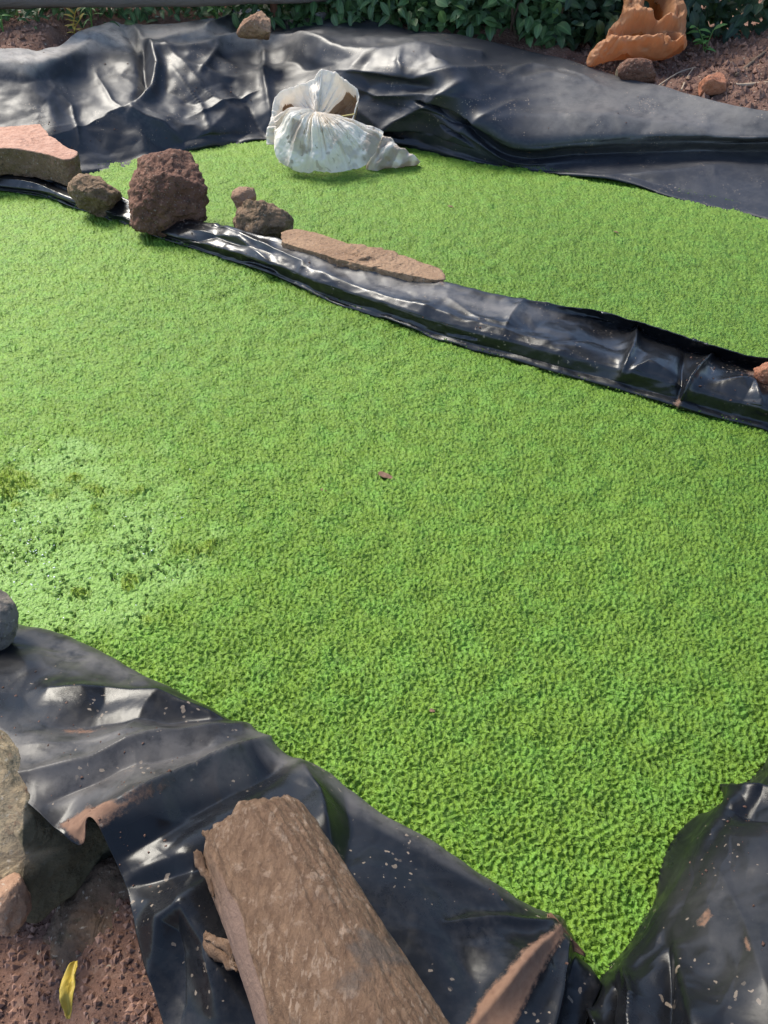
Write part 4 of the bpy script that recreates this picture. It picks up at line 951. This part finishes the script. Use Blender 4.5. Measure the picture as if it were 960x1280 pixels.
def crumbs(name, N, fn, mat, label, smin, smax, seed):
    r = np.random.default_rng(seed); V0 = np.array([(1, 0, 0), (-1, 0, 0), (0, 1, 0), (0, -1, 0), (0, 0, 1), (0, 0, -1)], float)
    F0 = np.array([(0, 2, 4), (2, 1, 4), (1, 3, 4), (3, 0, 4), (2, 0, 5), (1, 2, 5), (3, 1, 5), (0, 3, 5)])
    c = fn(r, N); N = len(c); s = smin+(smax-smin)*r.random(N)**3; V = c[:, None]+s[:, None, None]*(V0[None]*r.uniform(.7, 1.1, (N, 1, 3))+r.normal(0, .13, (N, 6, 3)))
    me = mesh_from(name, V.reshape(-1, 3), (F0[None]+(np.arange(N)*6)[:, None, None]).reshape(-1, 3), M[mat], smooth=False)
    link(name, me, label=label, cat='soil crumbs', kind='stuff')
dg = bpy.data.objects['ground'].data
gv = np.empty(len(dg.vertices)*3, np.float32); dg.vertices.foreach_get('co', gv); gv = gv.reshape(-1, 3)
def on_ground(sel):
    def f(r, N):
        ok = gv[sel(gv)]; i = r.integers(0, len(ok), N); p = ok[i].copy(); p[:, :2] += r.uniform(-.01, .01, (N, 2)); return p
    return f
selR = lambda g: (g[:, 0] > 1.1) & (g[:, 0] < 2.7) & (g[:, 1] > back_y(g[:, 0])) & (g[:, 1] < 5.4)
selL = lambda g: (g[:, 0] < -1.6) & (g[:, 0] > -3.) & (g[:, 1] > back_y(g[:, 0])) & (g[:, 1] < 5.3)
selN = lambda g: ((g[:, 0]+.45)/.55)**2+((g[:, 1]-.4)/.48)**2+.8*fbm(g, 4, 3, 3) < 1.0
crumbs('soil_clods', 5000, on_ground(selR), 'crumb', 'loose crumbs of red soil heaped at the right behind the liner', .004, .03, 1)
crumbs('soil_clods', 2500, on_ground(selL), 'crumb', 'loose crumbs of red soil behind the liner at the far left', .004, .022, 2)
crumbs('soil_clods', 24000, on_ground(selN), 'crumb', 'loose crumbs of red soil in the near left corner', .001, .009, 3)
crumbs('gravel_bits', 500, on_ground(selN), 'rock_tan', 'small pale stone chips scattered in the soil of the near left corner', .002, .007, 4)
crumbs('gravel_bits', 300, on_ground(selR), 'rock_tan', 'small pale stone chips on the soil mound at the right', .004, .018, 5)
def strand(name, N, sheets, sel, mat, label, smin, smax, seed, cat):
    r = np.random.default_rng(seed); Q = np.concatenate([P_.reshape(-1, 3) for P_ in sheets]); Q = Q[sel(Q)]; c = Q[r.integers(0, len(Q), N)]+r.uniform(-.002, .002, (N, 3))
    V0 = np.array([(1, 0, 0), (-1, 0, 0), (0, 1, 0), (0, -1, 0), (0, 0, .5), (0, 0, -.5)], float); F0 = np.array([(0, 2, 4), (2, 1, 4), (1, 3, 4), (3, 0, 4), (2, 0, 5), (1, 2, 5), (3, 1, 5), (0, 3, 5)])
    s_ = smin+(smax-smin)*r.random(N)**2.5; V = c[:, None]+s_[:, None, None]*(V0[None]*r.uniform(.6, 1.2, (N, 1, 3))+r.normal(0, .12, (N, 6, 3)))
    link(name, mesh_from(name, V.reshape(-1, 3), (F0[None]+(np.arange(N)*6)[:, None, None]).reshape(-1, 3), M[mat]), label=label, cat=cat, kind='stuff')
wl = lambda z1: (lambda Q: (Q[:, 2] > .002) & (Q[:, 2] < z1) & (vnoise(Q*7, 12) > -.15))
strand('stranded_duckweed', 2600, [PB[20:], PD, PL, PR], wl(.022), 'duck', 'flecks of duckweed stranded on the plastic just above the water', .0015, .0045, 21, 'duckweed flecks')
strand('grit', 700, [PL, PR], lambda Q: (Q[:, 2] > .08) & (vnoise(Q*5, 13) > .05), 'soil', 'specks of soil lying on the near plastic sheets', .0008, .0035, 22, 'grit')
strand('grit', 500, [PB, PD], lambda Q: (Q[:, 2] > .05) & (vnoise(Q*4, 14) > .05), 'soil', 'specks of soil lying on the back liner and the dividing sheet', .0015, .006, 23, 'grit')
q = NT('glint_white'); M['glint_white'] = q.set(col=(.75, .78, .74), rough=.15, spec=.8)  # white specks that paint sky glints on the thin wet cover
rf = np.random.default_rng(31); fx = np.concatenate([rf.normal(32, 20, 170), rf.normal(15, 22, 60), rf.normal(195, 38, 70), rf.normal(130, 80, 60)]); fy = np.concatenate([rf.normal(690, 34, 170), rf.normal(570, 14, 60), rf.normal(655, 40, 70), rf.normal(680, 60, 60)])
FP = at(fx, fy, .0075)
strand('glint_specks', 420, [FP], lambda Q: Q[:, 1] > near_y(Q[:, 0])+.03, 'glint_white', 'tiny pale specks painting water glints on the wet thin patch of duckweed at the left', 0.0010, .0036, 32, 'glint specks')
# ------------------------------------------------------------------ unseen trees added to shade the ponds and darken plastic reflections
def added_tree(x, y, h, rx, rz, n, label, seed, off=(0, 0)):
    r = np.random.default_rng(seed); th = thing('added_tree', (x, y, .36), label, 'added_tree')
    pts = cr(np.array([(x, y, .2), (x+.05, y, h*.35), (x-.05+off[0]*.3, y+.05+off[1]*.3, h*.7), (x+off[0]*.8, y+off[1]*.8, h*1.02)]), 20); Vv, Fq = tube(pts, np.linspace(.13, .05, 20), 12); child('trunk', tomesh('trunk', Vv, Fq, M['stem']), th)
    x0_, y0_ = x, y
    for k in range(9):
        a = k*2.4; z0 = h*(.62+.04*k); x = x0_+off[0]*(.2+.07*k); y = y0_+off[1]*(.2+.07*k); p = np.array([(x, y, z0), (x+.5*rx*math.cos(a), y+.5*rx*math.sin(a), z0+.5), (x+.95*rx*math.cos(a), y+.95*rx*math.sin(a), z0+.7)]); Vv, Fq = tube(cr(p, 10), np.linspace(.05, .015, 10), 8); child('added_limb', tomesh('added_limb', Vv, Fq, M['stem']), th)
    v = r.standard_normal((n, 3)); v /= np.linalg.norm(v, axis=1)[:, None]; v = v*r.random((n, 1))**.4
    x, y = x0_+off[0], y0_+off[1]; P = np.array([x, y, h+.35])+v*np.array([rx, rx, rz]); P = P[fbm(P, 1.3, 2, seed) > -.12]
    d, u = rand_orient(len(P), r); child('added_crown', leaves_mesh('added_crown', P, d, u, r.uniform(.12, .2, len(P)), 'leaf', .5, n=4), th, kind='stuff')
added_tree(-3.6, 7.6, 7.6, 3.0, 1.3, 13000, 'unseen leafy tree added behind the hedge on the left to shade the ponds', 5, off=(1.9, -2.2))
added_tree(3.1, 6.6, 6.0, 2.1, 1.0, 7000, 'unseen leafy tree added behind the hedge on the right to darken reflections in the near plastic', 6, off=(-2.0, -2.7))
